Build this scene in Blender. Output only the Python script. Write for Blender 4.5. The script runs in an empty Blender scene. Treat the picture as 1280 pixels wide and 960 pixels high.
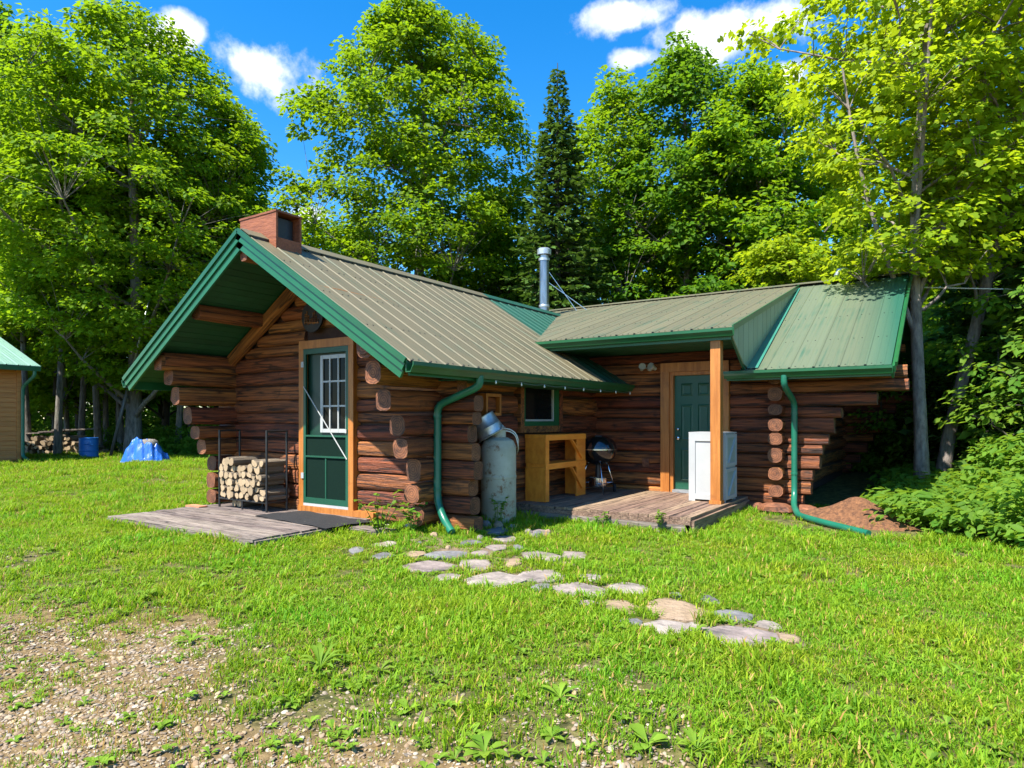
import bpy, math, random
import numpy as np
from mathutils import Vector, Matrix

R = math.radians
SC = bpy.context.scene
COL = SC.collection
random.seed(7)

# ------------------------------------------------------------------ camera
EYE = 1.42                      # eye height above the lawn (m)
FPX, U0, V0 = 826.0, 640.0, 525.0
YAW = math.atan2(550.0, 826.0)
FWD = Vector((-math.sin(YAW), math.cos(YAW), 0))
RGT = Vector((math.cos(YAW), math.sin(YAW), 0))
cam_d = bpy.data.cameras.new('camera')
cam = bpy.data.objects.new('camera', cam_d)
COL.objects.link(cam)
cam.location = (0, 0, EYE)
cam.rotation_euler = (R(90), 0, YAW)
cam_d.sensor_width = 36
cam_d.lens = 36 * FPX / 1280
cam_d.shift_y = (V0 - 480) / 1280
cam_d.clip_start = 0.05
cam_d.clip_end = 2000
SC.camera = cam

# ------------------------------------------------------------------ light
SUN_EL = R(57)
_h = Vector((-0.24, -1.0, 0)).normalized()           # horizontal direction towards the sun
TO_SUN = Vector((_h.x * math.cos(SUN_EL), _h.y * math.cos(SUN_EL), math.sin(SUN_EL)))
sun_d = bpy.data.lights.new('sun', 'SUN')
sun_d.energy = 3.9
sun_d.angle = R(0.53)
sun_d.color = (1.0, 0.95, 0.86)
sun = bpy.data.objects.new('sun', sun_d)
COL.objects.link(sun)
sun.rotation_euler = TO_SUN.to_track_quat('Z', 'Y').to_euler()

SC.view_settings.view_transform = 'Standard'
SC.view_settings.look = 'None'
SC.view_settings.gamma = 1.0
SC.view_settings.use_curve_mapping = False
SC.view_settings.exposure = 1.65
SC.cycles.use_denoising = True
SC.cycles.max_bounces = 8
SC.cycles.transparent_max_bounces = 8
SC.cycles.caustics_reflective = False
SC.cycles.caustics_refractive = False

world = bpy.data.worlds.new('World')
SC.world = world
world.use_nodes = True


def pix_dir(u, v):
    return (FWD * FPX + RGT * (u - U0) + Vector((0, 0, V0 - v))).normalized()


def build_world():
    nt = world.node_tree
    N, L = nt.nodes, nt.links
    N.clear()
    out = N.new('ShaderNodeOutputWorld')
    sky = N.new('ShaderNodeTexSky')
    sky.sky_type = 'NISHITA'
    sky.sun_disc = False
    sky.sun_elevation = SUN_EL
    sky.sun_rotation = math.atan2(TO_SUN.x, TO_SUN.y)
    sky.altitude = 400
    sky.air_density = 1.0
    sky.dust_density = 0.3
    sky.ozone_density = 2.5
    hs = N.new('ShaderNodeHueSaturation')
    hs.inputs['Saturation'].default_value = 1.42
    hs.inputs['Value'].default_value = 0.66
    L.new(sky.outputs[0], hs.inputs['Color'])
    tc = N.new('ShaderNodeTexCoord')
    noise = N.new('ShaderNodeTexNoise')
    noise.inputs['Scale'].default_value = 13
    noise.inputs['Detail'].default_value = 7
    noise.inputs['Roughness'].default_value = 0.58
    L.new(tc.outputs['Generated'], noise.inputs['Vector'])
    noff = N.new('ShaderNodeMath'); noff.operation = 'MULTIPLY_ADD'
    noff.inputs[1].default_value = 2.6; noff.inputs[2].default_value = -1.3
    L.new(noise.outputs['Fac'], noff.inputs[0])
    clouds = []
    for (u, v, w, h) in ((322, 84, 66, 30), (230, 44, 26, 24), (205, 56, 40, 20), (765, 22, 75, 22), (905, 42, 100, 34), (960, 32, 60, 30),
                         (800, 74, 40, 16), (978, 96, 30, 18), (385, 268, 34, 18), (1180, 60, 70, 20), (640, -120, 220, 50), (1350, -60, 160, 60)):
        clouds.append((pix_dir(u, v), w / FPX, h / FPX))
    rnd = random.Random(3)
    for k in range(9):                                    # the same fair-weather cumulus goes on round the horizon
        az = YAW + R(60) + R(240) * (k + rnd.random() * 0.6) / 9
        el = R(rnd.uniform(14, 45))
        c = Vector((-math.sin(az) * math.cos(el), math.cos(az) * math.cos(el), math.sin(el)))
        clouds.append((c, rnd.uniform(.08, .16), rnd.uniform(.03, .06)))
    last = None
    for c, a, b in clouds:
        e1 = Vector((0, 0, 1)).cross(c).normalized()
        e2 = c.cross(e1).normalized()
        sub = N.new('ShaderNodeVectorMath'); sub.operation = 'SUBTRACT'
        sub.inputs[1].default_value = c
        L.new(tc.outputs['Generated'], sub.inputs[0])
        comps = []
        for e, s in ((e1, a), (e2, b), (c, 0.5)):
            dt = N.new('ShaderNodeVectorMath'); dt.operation = 'DOT_PRODUCT'
            dt.inputs[1].default_value = e / s
            L.new(sub.outputs[0], dt.inputs[0])
            comps.append(dt)
        cb = N.new('ShaderNodeCombineXYZ')
        for i in range(3):
            L.new(comps[i].outputs['Value'], cb.inputs[i])
        ln = N.new('ShaderNodeVectorMath'); ln.operation = 'LENGTH'
        L.new(cb.outputs[0], ln.inputs[0])
        s1 = N.new('ShaderNodeMath'); s1.operation = 'SUBTRACT'
        s1.inputs[0].default_value = 1.0
        L.new(ln.outputs['Value'], s1.inputs[1])
        if last is None:
            last = s1
        else:
            mx = N.new('ShaderNodeMath'); mx.operation = 'MAXIMUM'
            L.new(last.outputs[0], mx.inputs[0]); L.new(s1.outputs[0], mx.inputs[1])
            last = mx
    add = N.new('ShaderNodeMath'); add.operation = 'ADD'
    L.new(last.outputs[0], add.inputs[0]); L.new(noff.outputs[0], add.inputs[1])
    mr = N.new('ShaderNodeMapRange'); mr.interpolation_type = 'SMOOTHSTEP'
    mr.inputs['From Min'].default_value = 0.05
    mr.inputs['From Max'].default_value = 0.75
    L.new(add.outputs[0], mr.inputs['Value'])
    n2 = N.new('ShaderNodeTexNoise')
    n2.inputs['Scale'].default_value = 22; n2.inputs['Detail'].default_value = 4
    L.new(tc.outputs['Generated'], n2.inputs['Vector'])
    cr = N.new('ShaderNodeValToRGB')
    cr.color_ramp.elements[0].position = 0.3; cr.color_ramp.elements[0].color = (2.2, 2.4, 2.8, 1)
    cr.color_ramp.elements[1].position = 0.62; cr.color_ramp.elements[1].color = (3.7, 3.7, 3.7, 1)
    L.new(n2.outputs['Fac'], cr.inputs['Fac'])
    mix = N.new('ShaderNodeMix'); mix.data_type = 'RGBA'
    L.new(mr.outputs[0], mix.inputs[0])
    L.new(hs.outputs[0], mix.inputs[6]); L.new(cr.outputs[0], mix.inputs[7])
    bg = N.new('ShaderNodeBackground')
    bg.inputs['Strength'].default_value = 0.15
    L.new(mix.outputs[2], bg.inputs['Color'])
    L.new(bg.outputs[0], out.inputs['Surface'])


build_world()

# ------------------------------------------------------------------ pixel helpers (direction only; depth comes from a plane)
def ray(u, v):
    return FWD * FPX + RGT * (u - U0) + Vector((0, 0, V0 - v))
def on_x(u, v, x):
    d = ray(u, v); return Vector((0, 0, EYE)) + d * (x / d.x)
def on_y(u, v, y):
    d = ray(u, v); return Vector((0, 0, EYE)) + d * (y / d.y)
def on_z(u, v, z=0.0):
    d = ray(u, v); return Vector((0, 0, EYE)) + d * ((z - EYE) / d.z)
def at_depth(u, depth, z=0.0):
    p = FWD * depth + RGT * ((u - U0) / FPX * depth)
    return Vector((p.x, p.y, z))
def to_dl(x, y):
    return x * FWD.x + y * FWD.y, x * RGT.x + y * RGT.y

# ------------------------------------------------------------------ materials
MATS = {}
def mat(name, c1, c2=None, scale=4.0, stretch=(1, 1, 1), rough=0.6, bump=0.0, metal=0.0, detail=5.0, lo=0.35, hi=0.65,
        var=0.0, hue=0.0, fine=0.0, spec=0.5, dirt=None, crack=None, rings=0.0, coat=0.0, coords='Object'):
    m = bpy.data.materials.new(name); m.use_nodes = True
    nt = m.node_tree; N, L = nt.nodes, nt.links
    b = N['Principled BSDF']
    b.inputs['Roughness'].default_value = rough
    b.inputs['Metallic'].default_value = metal
    b.inputs['Specular IOR Level'].default_value = spec
    b.inputs['Coat Weight'].default_value = coat
    tc = N.new('ShaderNodeTexCoord'); oi = N.new('ShaderNodeObjectInfo')
    off = N.new('ShaderNodeVectorMath'); off.operation = 'MULTIPLY_ADD'
    off.inputs[1].default_value = (31, 17, 23)
    L.new(oi.outputs['Random'], off.inputs[0]); L.new(tc.outputs[coords], off.inputs[2])
    mp = N.new('ShaderNodeMapping'); mp.inputs['Scale'].default_value = stretch
    L.new(off.outputs[0], mp.inputs['Vector'])
    nz = N.new('ShaderNodeTexNoise'); nz.inputs['Scale'].default_value = scale; nz.inputs['Detail'].default_value = detail
    nz.inputs['Roughness'].default_value = 0.62
    L.new(mp.outputs[0], nz.inputs['Vector'])
    ramp = N.new('ShaderNodeValToRGB')
    ramp.color_ramp.elements[0].position = lo; ramp.color_ramp.elements[1].position = hi
    ramp.color_ramp.elements[0].color = (*c1, 1); ramp.color_ramp.elements[1].color = (*(c2 or c1), 1)
    L.new(nz.outputs['Fac'], ramp.inputs['Fac'])
    col = ramp.outputs['Color']
    if dirt:
        dc, dscale, dlo, dhi = dirt
        dn = N.new('ShaderNodeTexNoise'); dn.inputs['Scale'].default_value = dscale; dn.inputs['Detail'].default_value = 8
        dn.inputs['Roughness'].default_value = 0.7
        L.new(off.outputs[0], dn.inputs['Vector'])
        dr = N.new('ShaderNodeMapRange'); dr.inputs['From Min'].default_value = dlo; dr.inputs['From Max'].default_value = dhi
        L.new(dn.outputs['Fac'], dr.inputs['Value'])
        mx = N.new('ShaderNodeMix'); mx.data_type = 'RGBA'
        L.new(dr.outputs[0], mx.inputs[0]); L.new(col, mx.inputs[6]); mx.inputs[7].default_value = (*dc, 1)
        col = mx.outputs[2]
    if crack:
        cst, cw = crack                                  # stretch, width: dark drying checks along the grain
        cm = N.new('ShaderNodeMapping'); cm.inputs['Scale'].default_value = cst
        L.new(off.outputs[0], cm.inputs['Vector'])
        cn = N.new('ShaderNodeTexNoise'); cn.inputs['Scale'].default_value = 1.0; cn.inputs['Detail'].default_value = 3
        L.new(cm.outputs[0], cn.inputs['Vector'])
        ca = N.new('ShaderNodeMath'); ca.operation = 'SUBTRACT'; ca.inputs[1].default_value = .5
        L.new(cn.outputs['Fac'], ca.inputs[0])
        cb_ = N.new('ShaderNodeMath'); cb_.operation = 'ABSOLUTE'; L.new(ca.outputs[0], cb_.inputs[0])
        ck = N.new('ShaderNodeMapRange'); ck.inputs['From Min'].default_value = cw * .3; ck.inputs['From Max'].default_value = cw
        ck.inputs['To Min'].default_value = .22; ck.inputs['To Max'].default_value = 1.0
        L.new(cb_.outputs[0], ck.inputs['Value'])
        cmx = N.new('ShaderNodeMix'); cmx.data_type = 'RGBA'; cmx.blend_type = 'MULTIPLY'; cmx.inputs[0].default_value = 1
        L.new(col, cmx.inputs[6]); L.new(ck.outputs[0], cmx.inputs[7]); col = cmx.outputs[2]
    if rings:
        wv = N.new('ShaderNodeTexWave'); wv.wave_type = 'RINGS'; wv.rings_direction = 'X'
        wv.inputs['Scale'].default_value = rings; wv.inputs['Distortion'].default_value = 2.5; wv.inputs['Detail'].default_value = 3
        wv.inputs['Detail Scale'].default_value = 2
        L.new(tc.outputs[coords], wv.inputs['Vector'])
        wr_ = N.new('ShaderNodeMapRange'); wr_.inputs['To Min'].default_value = .55; wr_.inputs['To Max'].default_value = 1.15
        L.new(wv.outputs['Fac'], wr_.inputs['Value'])
        wmx = N.new('ShaderNodeMix'); wmx.data_type = 'RGBA'; wmx.blend_type = 'MULTIPLY'; wmx.inputs[0].default_value = 1
        L.new(col, wmx.inputs[6]); L.new(wr_.outputs[0], wmx.inputs[7]); col = wmx.outputs[2]
    if var or hue:
        hs = N.new('ShaderNodeHueSaturation')
        mv = N.new('ShaderNodeMath'); mv.operation = 'MULTIPLY_ADD'
        mv.inputs[1].default_value = 2 * var; mv.inputs[2].default_value = 1 - var
        L.new(oi.outputs['Random'], mv.inputs[0]); L.new(mv.outputs[0], hs.inputs['Value'])
        mh = N.new('ShaderNodeMath'); mh.operation = 'MULTIPLY_ADD'
        mh.inputs[1].default_value = 2 * hue; mh.inputs[2].default_value = 0.5 - hue
        L.new(oi.outputs['Random'], mh.inputs[0]); L.new(mh.outputs[0], hs.inputs['Hue'])
        L.new(col, hs.inputs['Color']); col = hs.outputs['Color']
    L.new(col, b.inputs['Base Color'])
    if bump:
        bp = N.new('ShaderNodeBump'); bp.inputs['Strength'].default_value = min(1.0, bump); bp.inputs['Distance'].default_value = 0.02
        src = nz.outputs['Fac']
        if fine:
            fn = N.new('ShaderNodeTexNoise'); fn.inputs['Scale'].default_value = scale * fine; fn.inputs['Detail'].default_value = 6
            L.new(mp.outputs[0], fn.inputs['Vector'])
            ad = N.new('ShaderNodeMath'); ad.operation = 'ADD'
            L.new(nz.outputs['Fac'], ad.inputs[0]); L.new(fn.outputs['Fac'], ad.inputs[1]); src = ad.outputs[0]
        L.new(src, bp.inputs['Height']); L.new(bp.outputs[0], b.inputs['Normal'])
    MATS[name] = m
    return m


def leaf_mat(name, c1, c2, trans, tw=0.45, rough=0.45, tree_var=0.12, patches=False):
    """leaf: diffuse/gloss in front, light shining through; colour differs from leaf to leaf and tree to tree"""
    m = bpy.data.materials.new(name); m.use_nodes = True
    nt = m.node_tree; N, L = nt.nodes, nt.links
    b = N['Principled BSDF']; out = N['Material Output']
    b.inputs['Roughness'].default_value = rough + .12; b.inputs['Specular IOR Level'].default_value = 0.14
    g = N.new('ShaderNodeNewGeometry'); oi = N.new('ShaderNodeObjectInfo')
    ramp = N.new('ShaderNodeValToRGB')
    ramp.color_ramp.elements[0].color = (*c1, 1); ramp.color_ramp.elements[1].color = (*c2, 1)
    L.new(g.outputs['Random Per Island'], ramp.inputs['Fac'])
    hs = N.new('ShaderNodeHueSaturation')
    mv = N.new('ShaderNodeMath'); mv.operation = 'MULTIPLY_ADD'
    mv.inputs[1].default_value = 2 * tree_var; mv.inputs[2].default_value = 1 - tree_var
    L.new(oi.outputs['Random'], mv.inputs[0]); L.new(mv.outputs[0], hs.inputs['Value'])
    ltc = N.new('ShaderNodeTexCoord'); lnz = N.new('ShaderNodeTexNoise'); lnz.inputs['Scale'].default_value = 1.1; lnz.inputs['Detail'].default_value = 2
    L.new(oi.outputs['Location'] if patches else ltc.outputs['Object'], lnz.inputs['Vector'])
    lm_ = N.new('ShaderNodeMapRange'); lm_.inputs['From Min'].default_value = .3; lm_.inputs['From Max'].default_value = .7
    lm_.inputs['To Min'].default_value = .478 if not patches else .472; lm_.inputs['To Max'].default_value = .512 if not patches else .530
    L.new(lnz.outputs['Fac'], lm_.inputs['Value']); L.new(lm_.outputs[0], hs.inputs['Hue'])
    L.new(ramp.outputs[0], hs.inputs['Color']); L.new(hs.outputs[0], b.inputs['Base Color'])
    t = N.new('ShaderNodeBsdfTranslucent')
    mx2 = N.new('ShaderNodeMix'); mx2.data_type = 'RGBA'; mx2.inputs[0].default_value = 0.65
    L.new(hs.outputs[0], mx2.inputs[6]); mx2.inputs[7].default_value = (*trans, 1)
    L.new(mx2.outputs[2], t.inputs['Color'])
    ms = N.new('ShaderNodeMixShader'); ms.inputs[0].default_value = tw
    L.new(b.outputs[0], ms.inputs[1]); L.new(t.outputs[0], ms.inputs[2]); L.new(ms.outputs[0], out.inputs['Surface'])
    MATS[name] = m
    return m


mat('log', (.070, .019, .007), (.40, .118, .031), scale=2.6, stretch=(.45, 11, 11), rough=.62, bump=.9, detail=9, lo=.36, hi=.66, var=.34, hue=.014, fine=4, dirt=((.040, .016, .009), 2.6, .58, .72), crack=((.5, 9, 9), .030))
mat('log_warm', (.115, .033, .010), (.40, .130, .031), scale=2.6, stretch=(.45, 11, 11), rough=.6, bump=.8, detail=9, lo=.36, hi=.66, var=.2, hue=.012, fine=4, dirt=((.04, .015, .008), 2.4, .58, .74), crack=((.5, 8, 8), .028))
mat('log_end', (.13, .045, .019), (.27, .10, .042), scale=9, rough=.75, bump=.6, var=.25, dirt=((.07, .028, .015), 7, .50, .66), rings=11)
mat('chinking', (.035, .016, .010), (.06, .028, .016), scale=8, rough=.9)
mat('trim_wood', (.32, .105, .016), (.48, .18, .036), scale=2.5, stretch=(7, 7, .6), rough=.5, bump=.25, fine=4, dirt=((.16, .05, .012), 2.5, .6, .85))
mat('pine', (.66, .185, .016), (.82, .29, .030), scale=2.5, stretch=(6, .8, 3), rough=.5, bump=.2, fine=4, dirt=((.25, .085, .015), 3, .62, .8), var=.06)
mat('box_wood', (.17, .048, .018), (.28, .09, .036), scale=4, stretch=(1, 8, 8), rough=.65, bump=.35, fine=3, var=.1)
mat('deck_wood', (.12, .095, .082), (.27, .215, .18), scale=2.2, stretch=(.7, 9, 9), rough=.8, bump=.5, fine=4, var=.22, hue=.015, dirt=((.10, .07, .055), 3, .5, .75), crack=((.6, 16, 16), .02))
mat('deck_brown', (.145, .090, .058), (.31, .205, .135), scale=2.2, stretch=(9, .7, 9), rough=.75, bump=.5, fine=4, var=.2, hue=.012, dirt=((.11, .065, .042), 3, .52, .78), crack=((16, .6, 16), .02))
mat('green_paint', (.006, .088, .030), (.010, .115, .042), scale=2, rough=.38, var=.04, dirt=((.02, .08, .045), 4, .6, .9))
mat('green_gutter', (.008, .070, .022), (.011, .095, .032), scale=2, rough=.35, dirt=((.03, .06, .035), 5, .6, .9))
mat('green_soffit', (.008, .070, .028), (.012, .090, .038), scale=3, stretch=(1, 1, 1), rough=.6, var=.12)
mat('spout_green', (.010, .115, .068), (.014, .150, .092), scale=3, rough=.33, dirt=((.03, .10, .075), 6, .58, .85))
mat('door_green', (.004, .026, .014), (.005, .034, .020), scale=2, rough=.42)
mat('white_paint', (.36, .37, .37), (.42, .43, .42), scale=2, rough=.4, dirt=((.55, .54, .5), 3, .65, .95))
mat('shaded_resin', (.26, .31, .275), (.31, .36, .315), scale=2, rough=.5)  # cabinet white darkened as shade for the face turned from the sun
mat('black_metal', (.012, .012, .013), (.02, .02, .022), scale=20, rough=.45, bump=.1)
mat('black_enamel', (.006, .006, .007), (.009, .009, .01), scale=3, rough=.14, coat=.6)
mat('chrome', (.55, .56, .58), (.65, .66, .68), scale=8, rough=.22, metal=1)
mat('zinc', (.42, .45, .47), (.60, .63, .65), scale=14, rough=.42, metal=.75, dirt=((.30, .31, .31), 6, .5, .8))
mat('tank_paint', (.36, .335, .25), (.48, .45, .35), scale=3, rough=.7, bump=.15, dirt=((.20, .085, .03), 6.5, .53, .64))
mat('stove_pipe', (.20, .21, .225), (.36, .375, .39), scale=4, stretch=(3, 3, .4), rough=.32, metal=.95)
mat('rubber', (.008, .008, .009), (.018, .018, .019), scale=30, rough=.85, bump=.4)
mat('glass_dark', (.006, .008, .009), (.008, .010, .011), scale=1, rough=.06, spec=.07)
mat('screen_mesh', (.003, .013, .009), (.005, .018, .012), scale=60, rough=.85, spec=.1)
mat('firewood_bark', (.10, .075, .052), (.30, .24, .17), scale=6, stretch=(6, .8, 6), rough=.9, bump=.7, fine=3, var=.25)
mat('firewood_end', (.26, .175, .095), (.46, .35, .215), scale=8, rough=.85, bump=.3, var=.2, dirt=((.30, .20, .11), 7, .55, .75))
mat('bark', (.085, .075, .062), (.24, .215, .185), scale=5, stretch=(3, 3, .55), rough=.9, bump=.9, fine=3, var=.15, dirt=((.10, .115, .075), 2, .55, .75))
mat('bark_pale', (.11, .09, .078), (.27, .225, .195), scale=6, stretch=(2, 2, .7), rough=.85, bump=.7, fine=3, dirt=((.09, .075, .06), 5, .56, .72))
mat('bark_dark', (.035, .030, .024), (.085, .074, .060), scale=5, stretch=(3, 3, .6), rough=.9, bump=.8, var=.2)
mat('stone', (.16, .13, .112), (.33, .272, .235), scale=4, rough=.88, bump=1.0, fine=5, detail=9, var=.16, hue=.02, dirt=((.085, .075, .07), 5, .52, .68))
mat('stone_tan', (.20, .135, .078), (.32, .23, .145), scale=5, rough=.85, bump=1.0, fine=4, var=.1, dirt=((.30, .22, .16), 3, .55, .8))
mat('stone_grey', (.095, .092, .094), (.19, .184, .186), scale=5, rough=.8, bump=1.0, fine=4, var=.15)
mat('pebble', (.24, .20, .165), (.62, .56, .49), scale=1.2, rough=.8, bump=.2, var=.0)
mat('tarp', (.015, .10, .42), (.025, .15, .56), scale=3, rough=.4)
mat('drum_blue', (.015, .13, .42), (.02, .17, .50), scale=3, rough=.45)
mat('siding', (.42, .15, .036), (.56, .22, .06), scale=2.5, stretch=(.6, .6, 8), rough=.65, bump=.2, var=.06)
mat('mulch', (.10, .042, .018), (.24, .105, .042), scale=22, rough=.95, bump=1.0, fine=3, dirt=((.06, .026, .014), 12, .5, .7))
mat('brick_red', (.40, .15, .075), (.52, .23, .12), scale=8, rough=.85, bump=.4)
mat('bulb', (.70, .72, .70), (.8, .8, .78), scale=2, rough=.2)
mat('plaque', (.012, .011, .010), (.03, .026, .022), scale=6, rough=.55, bump=.3)
mat('cable_white', (.7, .7, .68), rough=.5)
mat('cable_grey', (.10, .10, .10), rough=.5)
mat('stem', (.10, .15, .035), (.16, .22, .05), scale=5, rough=.7)
mat('pebble_stone', (.22, .19, .165), (.42, .37, .32), scale=3, rough=.8, bump=.3, var=.25, hue=.03)

leaf_mat('leaf_maple', (.062, .158, .007), (.165, .280, .010), (.36, .54, .008), tw=.50)
leaf_mat('leaf_yellow', (.15, .265, .012), (.29, .385, .016), (.52, .64, .012), tw=.54, tree_var=.06)
leaf_mat('leaf_deep', (.042, .125, .008), (.105, .225, .012), (.24, .44, .012), tw=.46)
leaf_mat('leaf_shrub', (.070, .180, .020), (.160, .300, .030), (.34, .52, .03), tw=.48)
leaf_mat('needle', (.042, .105, .024), (.105, .195, .034), (.14, .25, .02), tw=.25, rough=.6)
leaf_mat('grass_blade', (.105, .235, .010), (.280, .395, .020), (.40, .62, .015), tw=.40, tree_var=.22, patches=True)
leaf_mat('weed_leaf', (.095, .205, .018), (.180, .310, .030), (.34, .50, .03), tw=.35, tree_var=.15)
leaf_mat('dry_blade', (.35, .22, .06), (.48, .34, .11), (.5, .35, .1), tw=.3, tree_var=0)


def metal_roof(name, tan, green, mask):
    """painted steel, chalked to tan by weather; mask = list of (normal, offset, softness): fresh green beyond those lines"""
    m = bpy.data.materials.new(name); m.use_nodes = True
    nt = m.node_tree; N, L = nt.nodes, nt.links
    b = N['Principled BSDF']; b.inputs['Roughness'].default_value = .52; b.inputs['Specular IOR Level'].default_value = .32
    g = N.new('ShaderNodeNewGeometry')
    mp = N.new('ShaderNodeMapping'); mp.inputs['Scale'].default_value = (1.2, 1.2, .35)
    L.new(g.outputs['Position'], mp.inputs['Vector'])
    nz = N.new('ShaderNodeTexNoise'); nz.inputs['Scale'].default_value = 2.5; nz.inputs['Detail'].default_value = 6
    L.new(mp.outputs[0], nz.inputs['Vector'])
    # streaks that run down the slope with the water (fine across the panels)
    tc = N.new('ShaderNodeTexCoord'); oi = N.new('ShaderNodeObjectInfo')
    off = N.new('ShaderNodeVectorMath'); off.operation = 'MULTIPLY_ADD'; off.inputs[1].default_value = (13, 7, 3)
    L.new(oi.outputs['Random'], off.inputs[0]); L.new(tc.outputs['Object'], off.inputs[2])
    mp2 = N.new('ShaderNodeMapping'); mp2.inputs['Scale'].default_value = (26, .7, 1)
    L.new(off.outputs[0], mp2.inputs['Vector'])
    st = N.new('ShaderNodeTexNoise'); st.inputs['Scale'].default_value = 1.0; st.inputs['Detail'].default_value = 4
    L.new(mp2.outputs[0], st.inputs['Vector'])
    ad = N.new('ShaderNodeMath'); ad.operation = 'MULTIPLY_ADD'; ad.inputs[1].default_value = .55
    L.new(nz.outputs['Fac'], ad.inputs[0]); L.new(st.outputs['Fac'], ad.inputs[2])
    mr = N.new('ShaderNodeMapRange'); mr.inputs['From Min'].default_value = .80; mr.inputs['From Max'].default_value = 1.12
    mr.inputs['To Max'].default_value = .75
    L.new(ad.outputs[0], mr.inputs['Value'])
    last = mr.outputs[0]
    for nrm, o, soft in mask:
        d = N.new('ShaderNodeVectorMath'); d.operation = 'DOT_PRODUCT'; d.inputs[1].default_value = nrm
        L.new(g.outputs['Position'], d.inputs[0])
        r = N.new('ShaderNodeMapRange'); r.inputs['From Min'].default_value = o; r.inputs['From Max'].default_value = o + soft
        L.new(d.outputs['Value'], r.inputs['Value'])
        mx = N.new('ShaderNodeMath'); mx.operation = 'MAXIMUM'
        L.new(last, mx.inputs[0]); L.new(r.outputs[0], mx.inputs[1]); last = mx.outputs[0]
    cm = N.new('ShaderNodeMix'); cm.data_type = 'RGBA'
    cm.inputs[6].default_value = (*tan, 1); cm.inputs[7].default_value = (*green, 1)
    L.new(last, cm.inputs[0])
    hs = N.new('ShaderNodeHueSaturation')
    mv = N.new('ShaderNodeMath'); mv.operation = 'MULTIPLY_ADD'; mv.inputs[1].default_value = .16; mv.inputs[2].default_value = .92
    L.new(oi.outputs['Random'], mv.inputs[0]); L.new(mv.outputs[0], hs.inputs['Value'])
    L.new(cm.outputs[2], hs.inputs['Color']); L.new(hs.outputs[0], b.inputs['Base Color'])
    MATS[name] = m


def ground_material():
    m = bpy.data.materials.new('ground'); m.use_nodes = True
    nt = m.node_tree; N, L = nt.nodes, nt.links
    b = N['Principled BSDF']; b.inputs['Roughness'].default_value = .95; b.inputs['Specular IOR Level'].default_value = .2
    at = N.new('ShaderNodeAttribute'); at.attribute_name = 'cover'
    g = N.new('ShaderNodeNewGeometry')
    def noise(scale, det=6):
        n = N.new('ShaderNodeTexNoise'); n.inputs['Scale'].default_value = scale; n.inputs['Detail'].default_value = det
        n.inputs['Roughness'].default_value = .65
        L.new(g.outputs['Position'], n.inputs['Vector']); return n
    def ramp(src, a, c, p=.35, q=.65):
        r = N.new('ShaderNodeValToRGB'); r.color_ramp.elements[0].position = p; r.color_ramp.elements[1].position = q
        r.color_ramp.elements[0].color = (*a, 1); r.color_ramp.elements[1].color = (*c, 1)
        L.new(src, r.inputs['Fac']); return r
    soil = ramp(noise(18).outputs['Fac'], (.120, .078, .034), (.25, .175, .082))
    turf = ramp(noise(9).outputs['Fac'], (.045, .050, .014), (.150, .135, .045), .40, .60)
    n3 = noise(2.2)
    ad = N.new('ShaderNodeMath'); ad.operation = 'MULTIPLY_ADD'; ad.inputs[1].default_value = .7; 
    L.new(n3.outputs['Fac'], ad.inputs[0]); L.new(at.outputs['Fac'], ad.inputs[2])
    mr = N.new('ShaderNodeMapRange'); mr.inputs['From Min'].default_value = .65; mr.inputs['From Max'].default_value = 1.0
    L.new(ad.outputs[0], mr.inputs['Value'])
    mx = N.new('ShaderNodeMix'); mx.data_type = 'RGBA'
    L.new(mr.outputs[0], mx.inputs[0]); L.new(soil.outputs[0], mx.inputs[6]); L.new(turf.outputs[0], mx.inputs[7])
    L.new(mx.outputs[2], b.inputs['Base Color'])
    bp = N.new('ShaderNodeBump'); bp.inputs['Strength'].default_value = .8; bp.inputs['Distance'].default_value = .02
    L.new(noise(45).outputs['Fac'], bp.inputs['Height']); L.new(bp.outputs[0], b.inputs['Normal'])
    MATS['ground'] = m


ground_material()

# ------------------------------------------------------------------ object helpers
WORLD = {}
def link(o, parent=None):
    COL.objects.link(o)
    if parent is not None:
        o.parent = parent
        o.matrix_parent_inverse = WORLD[parent.name].inverted()
    WORLD[o.name] = o.matrix_basis.copy()
    return o

def place(o, loc=None, rot=None):
    if loc is not None: o.location = loc
    if rot is not None: o.rotation_euler = rot
    return o

def tag(o, label=None, cat=None, group=None, kind=None):
    for k, v in (('label', label), ('category', cat), ('group', group), ('kind', kind)):
        if v: o[k] = v
    return o

def empty(name, loc=(0, 0, 0), rz=0.0, parent=None, **kw):
    o = bpy.data.objects.new(name, None)
    o.empty_display_size = .2
    o.location = loc; o.rotation_euler = (0, 0, rz)
    link(o, parent)
    WORLD[o.name] = Matrix.Translation(Vector(loc)) @ Matrix.Rotation(rz, 4, 'Z')
    return tag(o, **kw)

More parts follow.
